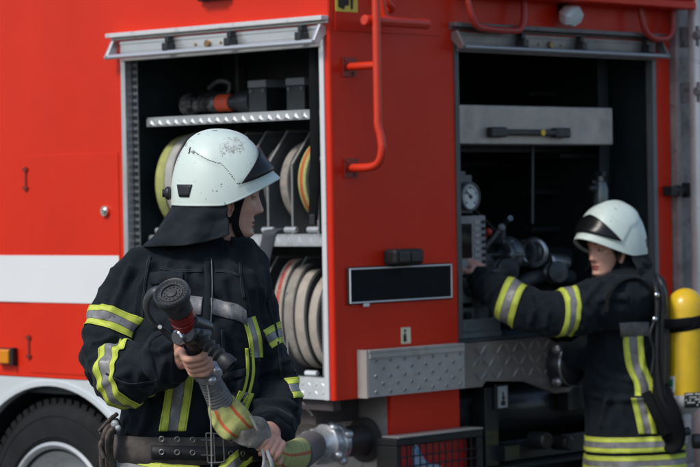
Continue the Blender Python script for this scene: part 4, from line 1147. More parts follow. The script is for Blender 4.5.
# chest tape, vertical tapes
paint(bv, 'chest_tape', [(182, 304), (202, 306)], [-9, 9], [SILVER], p1, Y1)
paint(bv, 'chest_tape', [(211, 306), (226, 310), (238, 313), (247, 319)], [-8.5, 8], [SILVER], p1, Y1, across=(.05, 1))
paint(bv, 'vertical_tape', [(248, 318), (254, 338), (256, 358)], tape(-7, 6), YSY, p1, Y1)
paint(bv, 'vertical_tape', [(249, 348), (250, 372), (246, 392), (240, 402)], [-4.5, -1.5, 1.2, 4], [LIME, CLOTH, LIME], p1, Y1)
paint(bv, 'vertical_tape', [(182, 368), (178, 400), (173, 431)], tape(-14, 13), YSY, p1, Y1, across=(1, 0), back=bvt)
paint(bv, 'vertical_tape', [(246, 392), (240, 408), (236, 430)], tape(-7, 8), YSY, p1, Y1, across=(1, .2))
paint(bv, 'hem_tape', [(117, 463), (135, 467), (160, 472), (200, 475)], tape(-9, 11), YSY, p1, Y1, across=(0, 1), flatten=True, off=.007)
paint(bv, 'vertical_tape', [(173, 462), (171, 480)], tape(-13, 12), YSY, p1, Y1, across=(1, 0), off=.005)
paint(bv, 'vertical_tape', [(249, 452), (236, 463), (224, 474)], tape(-9, 9), YSY, p1, Y1, off=.024)
# zip flap, seams and pockets
paint(bv, 'zip_flap', [(207, 258), (208, 285), (207, 312), (206, 334)], [-3.6, 3.6], [CLOTH], p1, Y1, off=.0035, across=(1, 0))
paint(bv, 'zip', [(211.5, 258), (212.3, 285), (211.5, 312), (210.5, 334)], [-.5, .5], [mat('zip_grey', (.10, .105, .12), .4, metal=.4)], p1, Y1, off=.004, across=(1, 0))
paint(bv, 'pocket_flap', [(150, 279), (166, 277), (183, 278)], [-6, 6], [CLOTH2], p1, Y1, off=.008, across=(0, 1))
paint(bv, 'pocket_flap', [(222, 378), (236, 374), (246, 372)], [-4, 4], [CLOTH2], p1, Y1, off=.007, across=(0, 1))
# seams
TH_ = [mat('seam_thread', (.022, .028, .036), .85), CLOTH, mat('seam_thread', (.022, .028, .036), .85)]
for pl in ([(150, 256), (146, 275), (143, 300), (142, 318)], [(240, 262), (241, 280), (244, 298)], [(160, 268), (180, 271), (203, 271)], [(215, 271), (228, 272), (241, 276)],
           [(222, 330), (223, 350), (222, 374)], [(104, 372), (128, 384), (158, 380)], [(268, 300), (276, 330), (280, 360), (282, 378)], [(216, 395), (214, 412), (213, 430)]):
    paint(bv, 'seam', pl, [-1.1, -.65, .65, 1.1], TH_, p1, Y1, off=.0015)
# cuffs
rings(bv, 'cuff', A(164, 360, -.262), rwr-A(142, 368, -.22), [-.014, .004, .017], [CLOTH2, CLOTH], p1, off=.002, n=80, maxd=.12)
rings(bv, 'cuff', A(271, 428, -.112), lwr-A(278, 402, -.03), [-.014, .012], [CLOTH2], p1, off=.002, n=80, maxd=.11)
# collar
def collar(parent, pts_c, fwd, r0, h, name='collar'):
    b = MB(); n = 72; c = V3(pts_c); f = V3(fwd).normalized(); l = V3((0, 0, 1)).cross(f)
    def P(i, j):
        t = .12+(2*PI-.24)*j/n; v = i/13
        rr = (r0[0]*(abs(math.cos(t))**.9*(1 if math.cos(t) > 0 else -1)), r0[1]*math.sin(t))
        k = 1.10-.15*v+(.06 if v > .9 else 0)+.03*noise.noise(V3((t*3, v*3, 5)))
        z = (h*(1+.16*math.cos(t)))*v - .045*max(0, math.cos(t))**2*(1-v) + .006*noise.noise(V3((t*4, 2, 5)))
        return c+f*rr[0]*k+l*rr[1]*k+V3((0, 0, z))
    b.grid(P, 14, n+1)
    return b.build(name, CLOTH, parent, world=True, ang=180, solid=.007)
collar(p1, A(219, 264, .03), (.35, -1, 0), (.084, .083), .062)
# belt
bc = A(188, 445.5); bc.y = Y1
bw = [-S(13.6), S(13.6)]
bm_ = mat('belt_webbing', (.085, .075, .068), .85, var=(40, .25), dirt=(30, .52, .15, (.035, .032, .03), .6), bump=(700, .5, .001))
bl_ = mat('belt_leather', (.014, .015, .017), .5, var=(15, .3), bump=(120, .2, .001))
tiltax = V3((.02, 0, 1))
blt = rings(bv, 'belt', bc, tiltax, bw, [bm_], p1, off=.003, n=150, maxd=.4, stiff=True)
bvb = BVHTree.FromPolygons([v.co+p1.location for v in blt.data.vertices], [tuple(p.vertices) for p in blt.data.polygons])
paint(bvb, 'belt_leather', [(151, 446), (185, 446.5), (215, 447), (262, 447)], [-13.4, 13.4], [bl_], blt, Y1, off=.009, across=(0, 1))
# p1-relative parts hanging one level deeper
for px in (162, 177.5, 193, 231, 243):
    for py in (438.5, 451.5):
        h = bvb.ray_cast(CAM, ray(px, py+.02*(px-160)).normalized(), 20); o = h[0] if h[0] is not None else A(px, py, -.15)
        b = MB(); b.torus(o-V3((0, .0125, 0)), h[1] if h[0] is not None else (0, 1, 0), S(2.3), S(.75), 18, 8)
        b.build('eyelet', mat('eyelet_metal', (.30, .29, .26), .35, metal=.8, dirt=(90, .55, .1, (.1, .09, .07), .7)), blt, world=True)
b = MB(); z0 = -.162
q = [(206, 433), (223, 434), (224.5, 462), (208, 463)]
cp = [A(*p_, z0) for p_ in q]
rc = []
for i in range(4):
    a_, c0, d_ = cp[i-1], cp[i], cp[(i+1) % 4]
    rc += [c0.lerp(a_, .12), c0.lerp(a_, .03).lerp(d_, .02), c0.lerp(d_, .12)]
b.tube(rc, S(1.0), 10, closed=True, sub=4)
for py in (440, 455): b.cyl(A(201, py, z0-.004), A(214, py+.5, z0-.004), S(.8), n=8)
b.cyl(A(214, 434, z0), A(215, 462, z0), S(.9), n=10)
b.build('buckle', mat('buckle_metal', (.22, .22, .22), .35, metal=.85, var=(40, .3)), blt, world=True)
# --- helmet and head
HC = A(219, 191.5, .02); fw = V3((1, .06, .015))
MH = local_frame(HC, fw, (0, .0, 1)) @ Matrix.Diagonal((.885, .95, .945, 1))
hs, shl, rimf = helmet(p1, MH)
cur = curtain(hs, MH, rimf, 1.72, 2*PI-1.45, lambda t: .075+.045*max(0, math.cos((t-3.6)*.9)), lambda t: .072*max(0, math.cos(t-3.3))**1.4+.010)
hm = head_mesh(lid=-.12)
MHD = local_frame(A(224, 194.5, .02), (1, .20, -.06), (0.02, 0, 1)) @ Matrix.Scale(.95, 4)
b = MB()   # chin strap: from the temple round the jaw, and the nape strap
hp = lambda x, y, z: MHD @ V3((x, y, z))
for s in (1, -1):
    ribbon([hp(.045, s*.083, .035), hp(.038, s*.079, 0), hp(.027, s*.074, -.045), hp(.026, s*.065, -.085), hp(.045, s*.045, -.118), hp(.058, s*.015, -.131), hp(.06, 0, -.132)], .019, .004, 'chin_strap', STRAP, hs, MHD.to_3x3() @ V3((1, 0, .35)))
    ribbon([hp(.018, s*.073, -.062), hp(-.012, s*.071, -.074), hp(-.045, s*.060, -.070), hp(-.075, s*.035, -.062)], .022, .004, 'nape_strap', STRAP, hs, MHD.to_3x3() @ V3((0, 0, 1)))
b = MB().ball((0, 0, 0), .5); b.bm.free()
def haircap(M, zlow, parent, push=.004):
    b = MB(); n = 64
    def P(i, j):
        t = 2*PI*j/n; v = i/14; z = .118-(.118-zlow(t))*v
        zz = min(z, .117); w_ = float(np.interp(zz, [-.07, -.04, 0, .03, .06, .09, .108, .12], [.060, .067, .0705, .0745, .074, .060, .040, 0]))+push
        bk = float(np.interp(zz, [-.07, -.04, 0, .03, .06, .09, .108, .12], [-.055, -.075, -.094, -.102, -.098, -.072, -.042, 0]))-push
        fr = float(np.interp(zz, [-.07, 0, .045, .07, .095, .12], [.07, .088, .093, .084, .06, 0]))-.003
        c, s = math.cos(t), math.sin(t); k = 1+.02*noise.noise(V3((t*20, v*3, 0)))
        return V3(((fr if c > 0 else -bk)*c*k, w_*s*k, z))
    b.grid(P, 15, n, wj=True); b.bm.transform(M)
    return b.build('hair', HAIR, parent, world=True, ang=180, solid=.002)
haircap(MHD, lambda t: .05 if math.cos(t) > .30 else (-.028 if math.cos(t) > .10 else -.06), p1)
neck = tshell([A(222, 262, .04), A(224, 245, .035), A(226, 222, .025), A(227, 205, .02)], [.068, .060, .057, .055], 28, 5)
# --- hands
bar_d = (A(171, 292, -.50)-A(209, 374, -.285)).normalized()
gp = A(198.5, 357, -.335)
hand_r = grip_hand(gp, bar_d, .0215, (-.1, -1, .05), A(178, 359.5, -.300), A(160, 360, -.255), start=-1.75, end=1.75, side=1, order=1, spread=.0178, fr=.0093)
hose_d = (A(250, 436, -.235)-A(286, 452, -.17)).normalized()
hand_l = grip_hand(A(268, 447, -.205), (-.75, -.25, .55), .016, (.0, -1, .15), A(270.5, 433, -.165), A(270, 420, -.10), start=-2.2, end=1.5, side=-1, order=-1, spread=.0172, fr=.0092)
# hidden trunk and limbs under the clothes
inner = [trunk([(222, 252, 20, .06, .03), (200, 275, 60, .09, .02), (194, 330, 58, .11, 0), (190, 440, 50, .10, 0), (190, 520, 54, .11, .02)], Y1)]
footL, footR = V3((p1o.x+.12, Y1+.03, .09)), V3((p1o.x-.13, Y1-.02, .09))
for f in (footL, footR):
    inner.append(tshell([V3((f.x*.6+p1o.x*.4, Y1, .95)), V3((f.x, Y1-.01, .52)), f], [.085, .055, .04], 20, 4))
for pts in ([rsh, rel, A(165, 359, -.265)], [lsh, lel, A(271, 425, -.105)]): inner.append(tshell(pts, [.05, .04, .03], 18, 4))
body_in = fuse(inner, .014, 3)
body1 = join_body(p1, [(hm, MHD, 0), (neck, None, 0), (hand_r, None, 0), (hand_l, None, 0), (body_in, None, 0)], [SKIN, LIPS, BROW, EYEW, IRIS])
# trousers and boots (below the frame)
tr = [trunk([(187, 450, 62, .12, 0), (187, 480, 66, .13, 0), (187, 540, 68, .14, .01)], Y1)]
for f in (footL, footR):
    tr.append(tshell([V3((f.x*.75+p1o.x*.25, Y1, .92)), V3((f.x, Y1-.015, .52)), V3((f.x, f.y+.01, .22))], [.115, .098, .095], 24, 5))
tm = fuse(tr, .013, 5); wrinkle(tm, .008, 4)
link('trousers', tm, CLOTH, p1, world=True, ang=180)
def boot(f, fw_, parent):
    fw_ = V3(fw_).normalized(); g = V3((f.x, f.y, 0))
    me = fuse([tshell([g+V3((0, 0, .30)), g+V3((0, 0, .15)), g+V3((0, 0, .07))], [.068, .060, .062], 20, 4), tshell([g-fw_*.06+V3((0, 0, .055)), g+fw_*.06+V3((0, 0, .055)), g+fw_*.19+V3((0, 0, .045))], [.052, .054, .043], 20, 4),
               tshell([g-fw_*.075+V3((0, 0, .018)), g+fw_*.2+V3((0, 0, .018))], [(.05, .018), (.05, .018)], 20, 3, up=V3((0, 0, 1)).cross(fw_))], .008, 3)
    return link('boot', me, BOOT, parent, world=True, ang=180)
boot(footL, (.35, -1, 0), p1); boot(footR, (-.15, -1, 0), p1)
# ------------------------------------------------------------------ nozzle in his hand, hose, coupling, rope
def wthing(name, loc, label, cat, group=None): return empty(name, loc, label, cat, group)
n0 = A(209, 374, -.285); nd = bar_d; L_ = (A(171, 292, -.50)-n0).length
nz = wthing('hose_nozzle', n0, 'black fire hose nozzle with red band and pistol grip in the front firefighter\'s hands', 'hose nozzle')
def np_(h): return n0+nd*h
def nl(prof): return MB().lathe(prof, n0, nd, 40)
T = L_
nl([(.0, .02), (.021, .02), (.021, T-.155), (.030, T-.15), (.032, T-.125), (.030, T-.12), (.0, T-.12)]).build('barrel', PLASTIC, nz, world=True, bevel=.0)
nl([(.026, T-.119), (.0325, T-.117), (.0325, T-.100), (.028, T-.098), (.028, T-.094), (.0325, T-.092), (.0325, T-.072), (.027, T-.070)]).build('red_band', mat('nozzle_red', (.24, .011, .009), .35, coat=.3, var=(40, .2), dirt=(60, .6, .1, (.02, .015, .015), .9)), nz, world=True)
b = nl([(.027, T-.0695), (.033, T-.067), (.034, T-.04), (.037, T-.035), (.044, T-.02), (.046, T-.012), (.046, T-.002), (.043, T+.002), (.040, T+.001), (.036, T-.004), (.030, T-.004), (.029, T-.001), (.026, T-.001), (.025, T-.006), (.014, T-.006), (.012, T-.002), (0, T-.001)])
ax_a, ax_b = b.frame(nd)
for k in range(26):
    a = 2*PI*k/26; b.ball(np_(T-.004)+(ax_a*math.cos(a)+ax_b*math.sin(a))*.0335, .0024, n=6)
for k in range(12):
    a = 2*PI*k/12; b.ball(np_(T-.005)+(ax_a*math.cos(a)+ax_b*math.sin(a))*.0195, .0022, n=6)
b.build('nozzle_head', mat('nozzle_head_black', (.035, .037, .04), .42, var=(60, .35), dirt=(70, .58, .1, (.16, .16, .16), .6)), nz, world=True)
# shut-off bale (loop on the left)
hl = MB().tube([A(163, 330, -.40), A(154, 322, -.405), A(147, 310, -.425), A(147, 300, -.44), A(153, 292, -.455), A(163, 290, -.46)], .0095, 12, ell=(1.3, .8))
hl.tube([A(163, 330, -.40), A(172, 338, -.39), A(184, 344, -.385)], .009, 12)
hl.build('bale', mat('bale_grey', (.045, .047, .05), .4, var=(30, .3)), nz, world=True)
b = MB()
for p_ in ((160, 327), (178, 340)): b.cyl(A(*p_, -.42), A(*p_, -.405), S(2.2), n=12)
b.cyl(A(176, 338, -.44), A(200, 332, -.38), .019)
b.build('pivot', CHROME, nz, world=True)
# body block, pistol grip with finger grooves
b = MB().cyl(A(187, 333, -.44), A(204, 336, -.37), .026).cyl(A(190, 322, -.44), A(207, 328, -.36), .02)
b.build('valve_body', PLASTIC, nz, world=True, bevel=.0)
g0, g1 = A(196, 334, -.42), A(231.5, 366.5, -.45); gd = (g1-g0).normalized(); GL = (g1-g0).length
prof = [(.0, -.01), (.017, -.008)]
for k in range(5):
    h = .012+k*(GL-.04)/5
    for q in (0, .25, .5, .75): prof.append((.0165+.0028*math.cos(2*PI*q)+.0015*k/5, h+q*(GL-.04)/5))
prof += [(.0185, GL-.03), (.0215, GL-.022), (.022, GL-.004), (.020, GL), (.0155, GL), (.0145, GL-.014), (0, GL-.015)]
MB().lathe(prof, g0, gd, 32).build('pistol_grip', mat('grip_rubber', (.02, .021, .023), .48, var=(30, .3), dirt=(40, .6, .1, (.06, .06, .06), .5)), nz, world=True)
# coupling below the hand
cd = (A(210, 384, -.27)-A(205, 362, -.31)).normalized()
b = MB(); o = A(205, 361, -.315)
b.lathe([(.0, -.012), (.024, -.012), (.026, 0), (.034, .004), (.036, .014), (.03, .02), (.031, .027), (.037, .03), (.037, .043), (.030, .047), (.031, .052), (.0, .053)], o, cd, 36)
fa, fb = b.frame(cd)
for k in range(3):
    a = 2*PI*k/3+.4
    for h in (.012, .036):
        c = o+cd*h+(fa*math.cos(a+h*18)+fb*math.sin(a+h*18))*.037
        b.ball(c, .011, sc_=(1, 1, 1.2))
b.build('coupling', mat('storz_alu', (.46, .48, .50), .3, metal=.8, var=(50, .25), dirt=(60, .58, .1, (.14, .14, .14), .6)), nz, world=True)

# --- hose: grey binding, lay-flat fabric, folded hand part, tail to the pump
hz = wthing('fire_hose', A(235, 425, -.22), 'yellow fire hose with orange stripes running from the held nozzle to the pump outlet', 'fire hose')
o = A(206.5, 374, -.288); e = A(222, 405, -.245); d_ = (e-o); prof = []
Lh = d_.length
for k in range(24):
    h = Lh*k/23; prof.append((.0255+.0075*k/23+.0016*(k % 2), h))
b = MB().lathe([(.0, 0)]+prof+[(.0, Lh)], o, d_, 36); b.build('binding', mat('binding_grey', (.17, .17, .17), .85, var=(60, .3), bump=(500, .6, .002)), hz, world=True)
def flat(pts, ws, th, mats_, name, up, mf=None, sub=8, seed=0):
    b = MB(); n = 32
    b.tube(pts, ws, n, ell=(1, th), up=up, sub=sub, mf=mf)
    for v in b.bm.verts: v.co += V3((0, -1, .3))*(.1 if seed == 3 else 1)*(.014*noise.noise(V3((v.co.x*34, 0, v.co.z*26))+V3((seed, 0, 0)))+.005*abs(noise.noise(V3((v.co.x*60, 4, v.co.z*60)))))
    return b.build(name, mats_, hz, world=True, ang=180)
def stripes(i, j):
    t = (j+.5)/32*2*PI; x = math.cos(t)
    return 1 if (.34 < x < .56 or -.56 < x < -.34) else 0
side_ = V3((.85, .1, .50))
flat([A(220.5, 400, -.25), A(224, 409, -.26), A(231, 420, -.275), A(240, 428, -.275), A(247, 430, -.25)], [.035, .043, .048, .046, .036], .28, [HOSEYEL, HOSEORG], 'yellow_jacket', V3((.86, -.05, .5)), stripes, seed=1)
flat([A(231, 431, -.245), A(242, 432, -.268), A(252, 432, -.262), A(260, 436, -.245), A(267, 445, -.215), A(274, 454, -.19)], [.014, .033, .042, .037, .022, .022], .26, [HOSEGREY], 'folded_part', V3((.45, .05, .9)), seed=2)
b = MB().tube([A(246, 413, -.255), A(251, 418, -.29), A(257, 429, -.295), A(260, 434, -.28)], .0035, 8).tube([A(252, 417, -.285), A(244, 414, -.27), A(240, 418, -.26)], .003, 8); b.build('edge_cord', ROPE, hz, world=True)
flat([A(272, 452, -.19), A(279, 458, -.12), A(288, 458, .25), A(297, 456, .8)], [.022, .035, .046, .056], .75, [HOSEYEL, HOSEORG], 'yellow_jacket', V3((.35, 0, .95)), stripes, seed=3)
# tail: thick binding and galvanised coupling at the outlet
cpl = tw(.30-.14, .135, .868)    # mouth of the pump outlet
outax = (TM.to_3x3() @ V3((-1, 0, 0))).normalized()
b = MB().tube([A(296, 456, .75), A(299, 454, 1.2), A(303, 451, 1.75), cpl+outax*.150], [.050, .052, .054, .056], 28)
b.build('binding', mat('binding_brown', (.13, .115, .105), .88, var=(30, .3), bump=(300, .5, .002)), hz, world=True)
outax = (TM.to_3x3() @ V3((-1, 0, 0))).normalized()
b = MB().lathe([(.0, -.01), (.056, -.01), (.062, .0), (.072, .008), (.072, .03), (.058, .038), (.057, .052), (.073, .058), (.075, .085), (.064, .095), (.058, .12), (.055, .17), (0, .171)], cpl, outax, 40)
fa, fb = b.frame(outax)
for k in range(4):
    a = 2*PI*k/4+.5
    for h, s_ in ((.02, 0), (.072, .5)):
        c = cpl+outax*h+(fa*math.cos(a+s_)+fb*math.sin(a+s_))*.074; b.ball(c, .019, sc_=(1, 1, .9))
b.build('coupling', mat('storz_worn', (.58, .60, .62), .33, metal=.6, var=(40, .25), dirt=(30, .55, .12, (.12, .12, .12), .6)), hz, world=True)
b = MB().tube([tw(.05, .19, .99), tw(.03, .2, 1.035)], .003, 6).tube([tw(.055, .17, .975), tw(.02, .18, 1.02), tw(.01, .21, 1.05)], .004, 6); b.build('cord', ROPE, hz, world=True)
# thin cord hanging from the binding
t = wthing('cord', A(211, 405, -.29), 'thin white cord hanging down in front of the belt buckle', 'cord')
MB().tube([A(207, 384, -.31), A(209.5, 400, -.30), A(211, 425, -.285), A(211.5, 450, -.25), A(212, 478, -.22), A(214, 520, -.2)], .0019, 8).build('cord', mat('cord_white', (.45, .44, .40), .9, bump=(500, .5, .001)), t, world=True)
t = wthing('cord', A(272, 458, -.22), 'pale doubled cord hanging below the left hand', 'cord')
MB().tube([A(266, 447, -.235), A(269, 456, -.24), A(272, 466, -.235), A(274, 490, -.2)], .0048, 8).tube([A(262, 448, -.235), A(264, 458, -.235), A(263, 470, -.23), A(262, 490, -.2)], .0042, 8).build('cord', mat('cord_pale', (.50, .52, .53), .7, bump=(500, .5, .001)), t, world=True)
# rope and glove clip on the belt
t = wthing('rescue_rope', A(111, 432, -.07), 'knotted grey brown rope with a white clip hanging on the belt beside the wheel', 'rope')
random.seed(11); b = MB()
for k in range(6):
    x = 110+random.uniform(-4, 5); b.tube([A(116+random.uniform(-2, 3), 420+random.uniform(0, 6), -.08), A(x, 432+random.uniform(-3, 3), -.11-.01*k), A(x-3+random.uniform(-3, 4), 450, -.10-.005*k), A(x-2+random.uniform(-2, 6), 468, -.09)], S(random.uniform(2.2, 3.4)), 10)
b.tube([A(117, 414, -.09), A(110, 420, -.11), A(104, 428, -.12), A(101, 434, -.12)], S(2.2), 10).tube([A(113, 416, -.1), A(106, 423, -.13), A(99, 431, -.13)], S(1.6), 8).tube([A(106, 436, -.13), A(100, 445, -.13), A(104, 458, -.13)], S(2), 8)
b.build('rope', mat('rope_brown', (.10, .082, .072), .9, var=(60, .5), dirt=(30, .5, .2, (.22, .15, .13), .6), bump=(250, .8, .003)), t, world=True)
b = MB().ball(A(115, 424, -.125), S(4.2)).ball(A(118, 428, -.13), S(3.2)); b.build('clip', mat('clip_white', (.45, .5, .52), .35, dirt=(50, .5, .1, (.15, .13, .12), .7)), t, world=True)
# ------------------------------------------------------------------ firefighter at the pump panel
Y2 = 10.15
def B(px, py, dy=0.): return at(px, py, Y2+dy)
M2 = Y2/FPX; T2 = lambda px: px*M2
p2o = B(636, 430)
p2 = empty('person', (p2o.x, Y2, 0), 'firefighter in clean white helmet and navy coat, one arm stretched out to the pump panel', 'person')
rows2 = [(622, 262, 16, .06, .0), (626, 272, 27, .09, 0), (630, 284, 36, .115, 0), (629, 310, 41, .14, 0), (627, 345, 42, .15, 0), (626, 385, 42, .15, 0), (629, 410, 43, .15, 0), (634, 436, 47, .155, 0), (636, 470, 50, .165, 0), (637, 500, 52, .17, 0)]
sh = [trunk(rows2, Y2)]
ls2, le2, lw2 = B(630, 296, -.10), B(556, 314, -.24), B(486, 282, -.12)
sh.append(tshell([B(640, 290, -.03), ls2, B(595, 306, -.18), le2, B(524, 308, -.22), B(502, 295, -.17), lw2, B(479, 273, -.10)], [T2(25), T2(28), T2(26), T2(22), T2(21.5), T2(19), T2(15.5), T2(13)], 26, 6))
rs2 = B(628, 292, .13); 
sh.append(tshell([rs2, B(612, 330, .16), B(588, 352, .05), B(570, 356, -.0)], [T2(22), T2(20), T2(17), T2(14)], 24, 5))
jm2 = fuse(sh, .0085, 5)
bv2 = bvh_of(jm2)
def on2(px, py):
    h = bv2.ray_cast(CAM, ray(px, py).normalized(), 20); return h[0] if h[0] is not None else B(px, py, -.15)
st2 = [([on2(*p) for p in pts], T2(3.2), .02) for pts in ([(600, 282), (585, 300), (580, 330)], [(612, 290), (604, 315), (600, 345)], [(540, 298), (548, 312), (545, 326)], [(530, 296), (534, 310), (530, 322)], [(570, 300), (590, 315), (605, 345)],
      [(590, 360), (605, 375), (630, 380)], [(592, 395), (612, 400), (640, 398)], [(600, 425), (604, 410), (610, 395)], [(500, 285), (492, 292), (487, 300)], [(645, 350), (640, 380), (645, 410)])]
wrinkle(jm2, .011, 6, fine=1.4, joints=[(le2, le2-ls2, .10, .006, .055), (ls2, ls2-le2, .10, .006, .06), (lw2, lw2-le2, .06, .004, .04)], strokes=st2)
j2 = link('coat', jm2, CLOTH, p2, world=True, ang=180)
bv2 = world_bvh(j2, p2)
rings(bv2, 'sleeve_band', B(511, 303, -.19), B(500, 302, -.185)-B(522, 305.5, -.205)+V3((0, 0, .016)), tp3(T2(21)), YSY, p2, n=90, maxd=.16)
rings(bv2, 'sleeve_band', B(564, 312, -.225), B(552, 314, -.24)-B(578, 310, -.21)+V3((0, 0, .022)), tp3(T2(16)), YSY, p2, n=90, maxd=.16)
for z in (441, 459.5):
    c = B(636, z); c.y = Y2
    rings(bv2, 'hem_band', c, (-.012, 0, 1), tp3(T2(15)), YSY, p2, n=120, maxd=.4, off=.007)
paint(bv2, 'chest_tape', [(620, 330), (634, 329), (649, 329)], [-7, 7], [SILVER], p2, Y2)
paint(bv2, 'vertical_tape', [(633, 336), (634, 352), (637, 368), (644, 384), (645, 396)], tape(-10, 10), YSY, p2, Y2, across=(1, 0))
paint(bv2, 'vertical_tape', [(639, 398), (643, 415), (647, 434)], tape(-8, 10), YSY, p2, Y2, across=(1, 0))
paint(bv2, 'pocket_flap', [(596, 300), (612, 296), (628, 298)], [-4, 4], [CLOTH2], p2, Y2, across=(0, 1), off=.006)
rings(bv2, 'cuff', B(487, 283, -.125), lw2-B(502, 295, -.17), [-.012, .012], [CLOTH2], p2, off=.004, n=60, maxd=.1)
collar(p2, B(616, 281, -.0), (-.8, -.4, 0), (.09, .088), .10)
# head and helmet
f2 = V3((-.80, -.60, -.03))
HC2 = B(613.5, 244.5, -.03); MH2 = local_frame(HC2, V3((-.80, -.60, -.02)), (0.04, 0, 1)) @ Matrix.Scale(1.0, 4)
hs2, shl2, rimf2 = helmet(p2, MH2, scratch=False)
curtain(hs2, MH2, rimf2, 1.5, 2*PI-1.5, .085, .03, seed=5)
hm2 = head_mesh(True)
MHD2 = local_frame(B(608.5, 248.5, -.04), f2, (0.03, 0, 1)) @ Matrix.Scale(.91, 4)
hq = lambda x, y, z: MHD2 @ V3((x, y, z))
for s in (1, -1):
    ribbon([hq(.03, s*.083, .035), hq(.02, s*.078, 0), hq(.012, s*.073, -.045), hq(.02, s*.065, -.085), hq(.045, s*.045, -.118), hq(.058, 0, -.132)], .019, .004, 'chin_strap', STRAP, hs2, MHD2.to_3x3() @ V3((1, 0, .35)))
haircap(MHD2, lambda t: .05 if math.cos(t) > .62 else (.012-.05*min(1, max(0, (.62-math.cos(t))/.35)) if math.cos(t) > .12 else -.085), p2, .006)
neck2 = tshell([B(618, 285, .0), B(614, 272, -.01), B(611, 258, -.02)], [.06, .052, .05], 26, 5)
hand2 = grip_hand(B(465, 262, -.075), (.12, .1, -1), .016, (-.25, -1, .05), B(478.5, 269, -.10), B(490, 283, -.13), start=1.75, end=-1.3, side=1, order=-1, spread=.0182, fr=.0082,
                  thumb=[B(473, 270, -.13), B(467, 271.5, -.125), B(462, 268, -.115)])
inner = [trunk([(622, 275, 14, .05, 0), (630, 292, 28, .08, 0), (630, 345, 28, .1, 0), (630, 420, 30, .1, 0), (633, 500, 34, .11, 0)], Y2)]
fl2, fr2 = V3((p2o.x-.06, Y2-.10, .09)), V3((p2o.x+.06, Y2+.10, .09))
for f in (fl2, fr2): inner.append(tshell([V3((p2o.x, Y2+(f.y-Y2)*.7, .88)), V3((f.x, f.y, .48)), f], [.08, .052, .04], 20, 4))
inner.append(tshell([ls2, le2, B(487, 284, -.125)], [.045, .038, .028], 18, 4))
body_in2 = fuse(inner, .014, 3)
join_body(p2, [(hm2, MHD2, 0), (neck2, None, 0), (hand2, None, 0), (body_in2, None, 0)], [SKIN2, LIPS, BROW, EYEW, IRIS])
tr = [trunk([(634, 440, 38, .13, 0), (635, 480, 42, .14, 0), (636, 530, 42, .15, 0)], Y2)]
for f in (fl2, fr2): tr.append(tshell([V3((p2o.x, Y2+(f.y-Y2)*.35, .74)), V3((f.x-.01, f.y, .48)), V3((f.x, f.y, .2))], [.112, .095, .092], 24, 5))
tm = fuse(tr, .014, 5); wrinkle(tm, .008, 8); link('trousers', tm, CLOTH, p2, world=True, ang=180)
boot(fl2, (-1, -.1, 0), p2); boot(fr2, (-1, -.1, 0), p2)
# --- breathing apparatus
ba = wthing('breathing_apparatus', B(672, 380, -.02), 'yellow compressed air cylinder in a black harness on the second firefighter\'s back', 'air cylinder')
cy = B(683.5, 345, -.06); cx, cyy = cy.x, cy.y; zt = B(683, 287.5).z; zb = B(683, 420).z; r = T2(19.5)
axc = V3((.018, 0, 1)).normalized(); H = zt-zb
base = V3((cx+.002, cyy, zb))
prof = [(0, 0), (.022, 0), (.024, .03)]
hw = T2(420-396)
prof += [(r*.62, .045), (r*.88, .065), (r*.985, .088), (r, .11)]
cut = len(prof)
prof += [(r, hw+.012)]
prof2 = [(r+.0004, hw+.012), (r+.0004, H-.085)]+[(r*math.cos(a), H-.085+.085*math.sin(a)) for a in [PI/2*k/9 for k in range(1, 10)]]+[(0, H)]
MB().lathe(prof2, base, axc, 48).build('cylinder', mat('cylinder_yellow', (.76, .49, .014), .36, coat=.3, var=(14, .10), dirt=[(26, .60, .08, (.22, .19, .08), .5), (60, .66, .04, (.12, .1, .05), .6), (6, .55, .25, (.58, .42, .05), .5)], bump=(30, .05, .002)), ba, world=True)
MB().lathe(prof, base, axc, 48).build('cylinder_foot', mat('cylinder_white', (.62, .63, .62), .42, dirt=[(24, .56, .1, (.25, .24, .22), .6)]), ba, world=True)
def on_cyl(a, h, dr=.0012): 
    f1, f2_ = V3((1, 0, 0)), V3((0, 1, 0)); return base+axc*h+(f1*math.cos(a)+f2_*math.sin(a))*(r+dr)
def patch(a0, a1, h0, h1, name, mt, dr=.0012, n=10):
    m = MB(); m.grid(lambda i, j: on_cyl(a0+(a1-a0)*i/n, h0+(h1-h0)*j/4, dr), n+1, 5); return m.build(name, mt, ba, world=True, ang=180, solid=.001)
hh = lambda py: B(683, py).z-zb
patch(-2.75, -2.25, hh(392), hh(374), 'sticker', mat('sticker_white', (.68, .72, .70), .5))
patch(-2.68, -2.35, hh(384), hh(377), 'sticker_mark', mat('mark_green', (.02, .30, .16), .5), .003)
patch(-2.68, -2.40, hh(391), hh(386), 'sticker_mark', mat('mark_blue', (.03, .12, .32), .5), .003)
patch(-1.75, -.75, hh(405), hh(390), 'sticker', mat('sticker_black', (.015, .017, .018), .5), .0035)
m = MB()
random.seed(5)
for k in range(5):
    for q in range(9):
        if random.random() < .62:
            a = -1.68+q*.095; h = hh(403)+k*T2(2.7)
            p0 = on_cyl(a, h, .0052); p1_ = on_cyl(a+.055, h+T2(random.uniform(.3, 1.4)), .0052); m.cyl(p0, p1_, .0026, n=6)
m.build('sticker_mark', mat('mark_white', (.6, .62, .6), .5), ba, world=True)
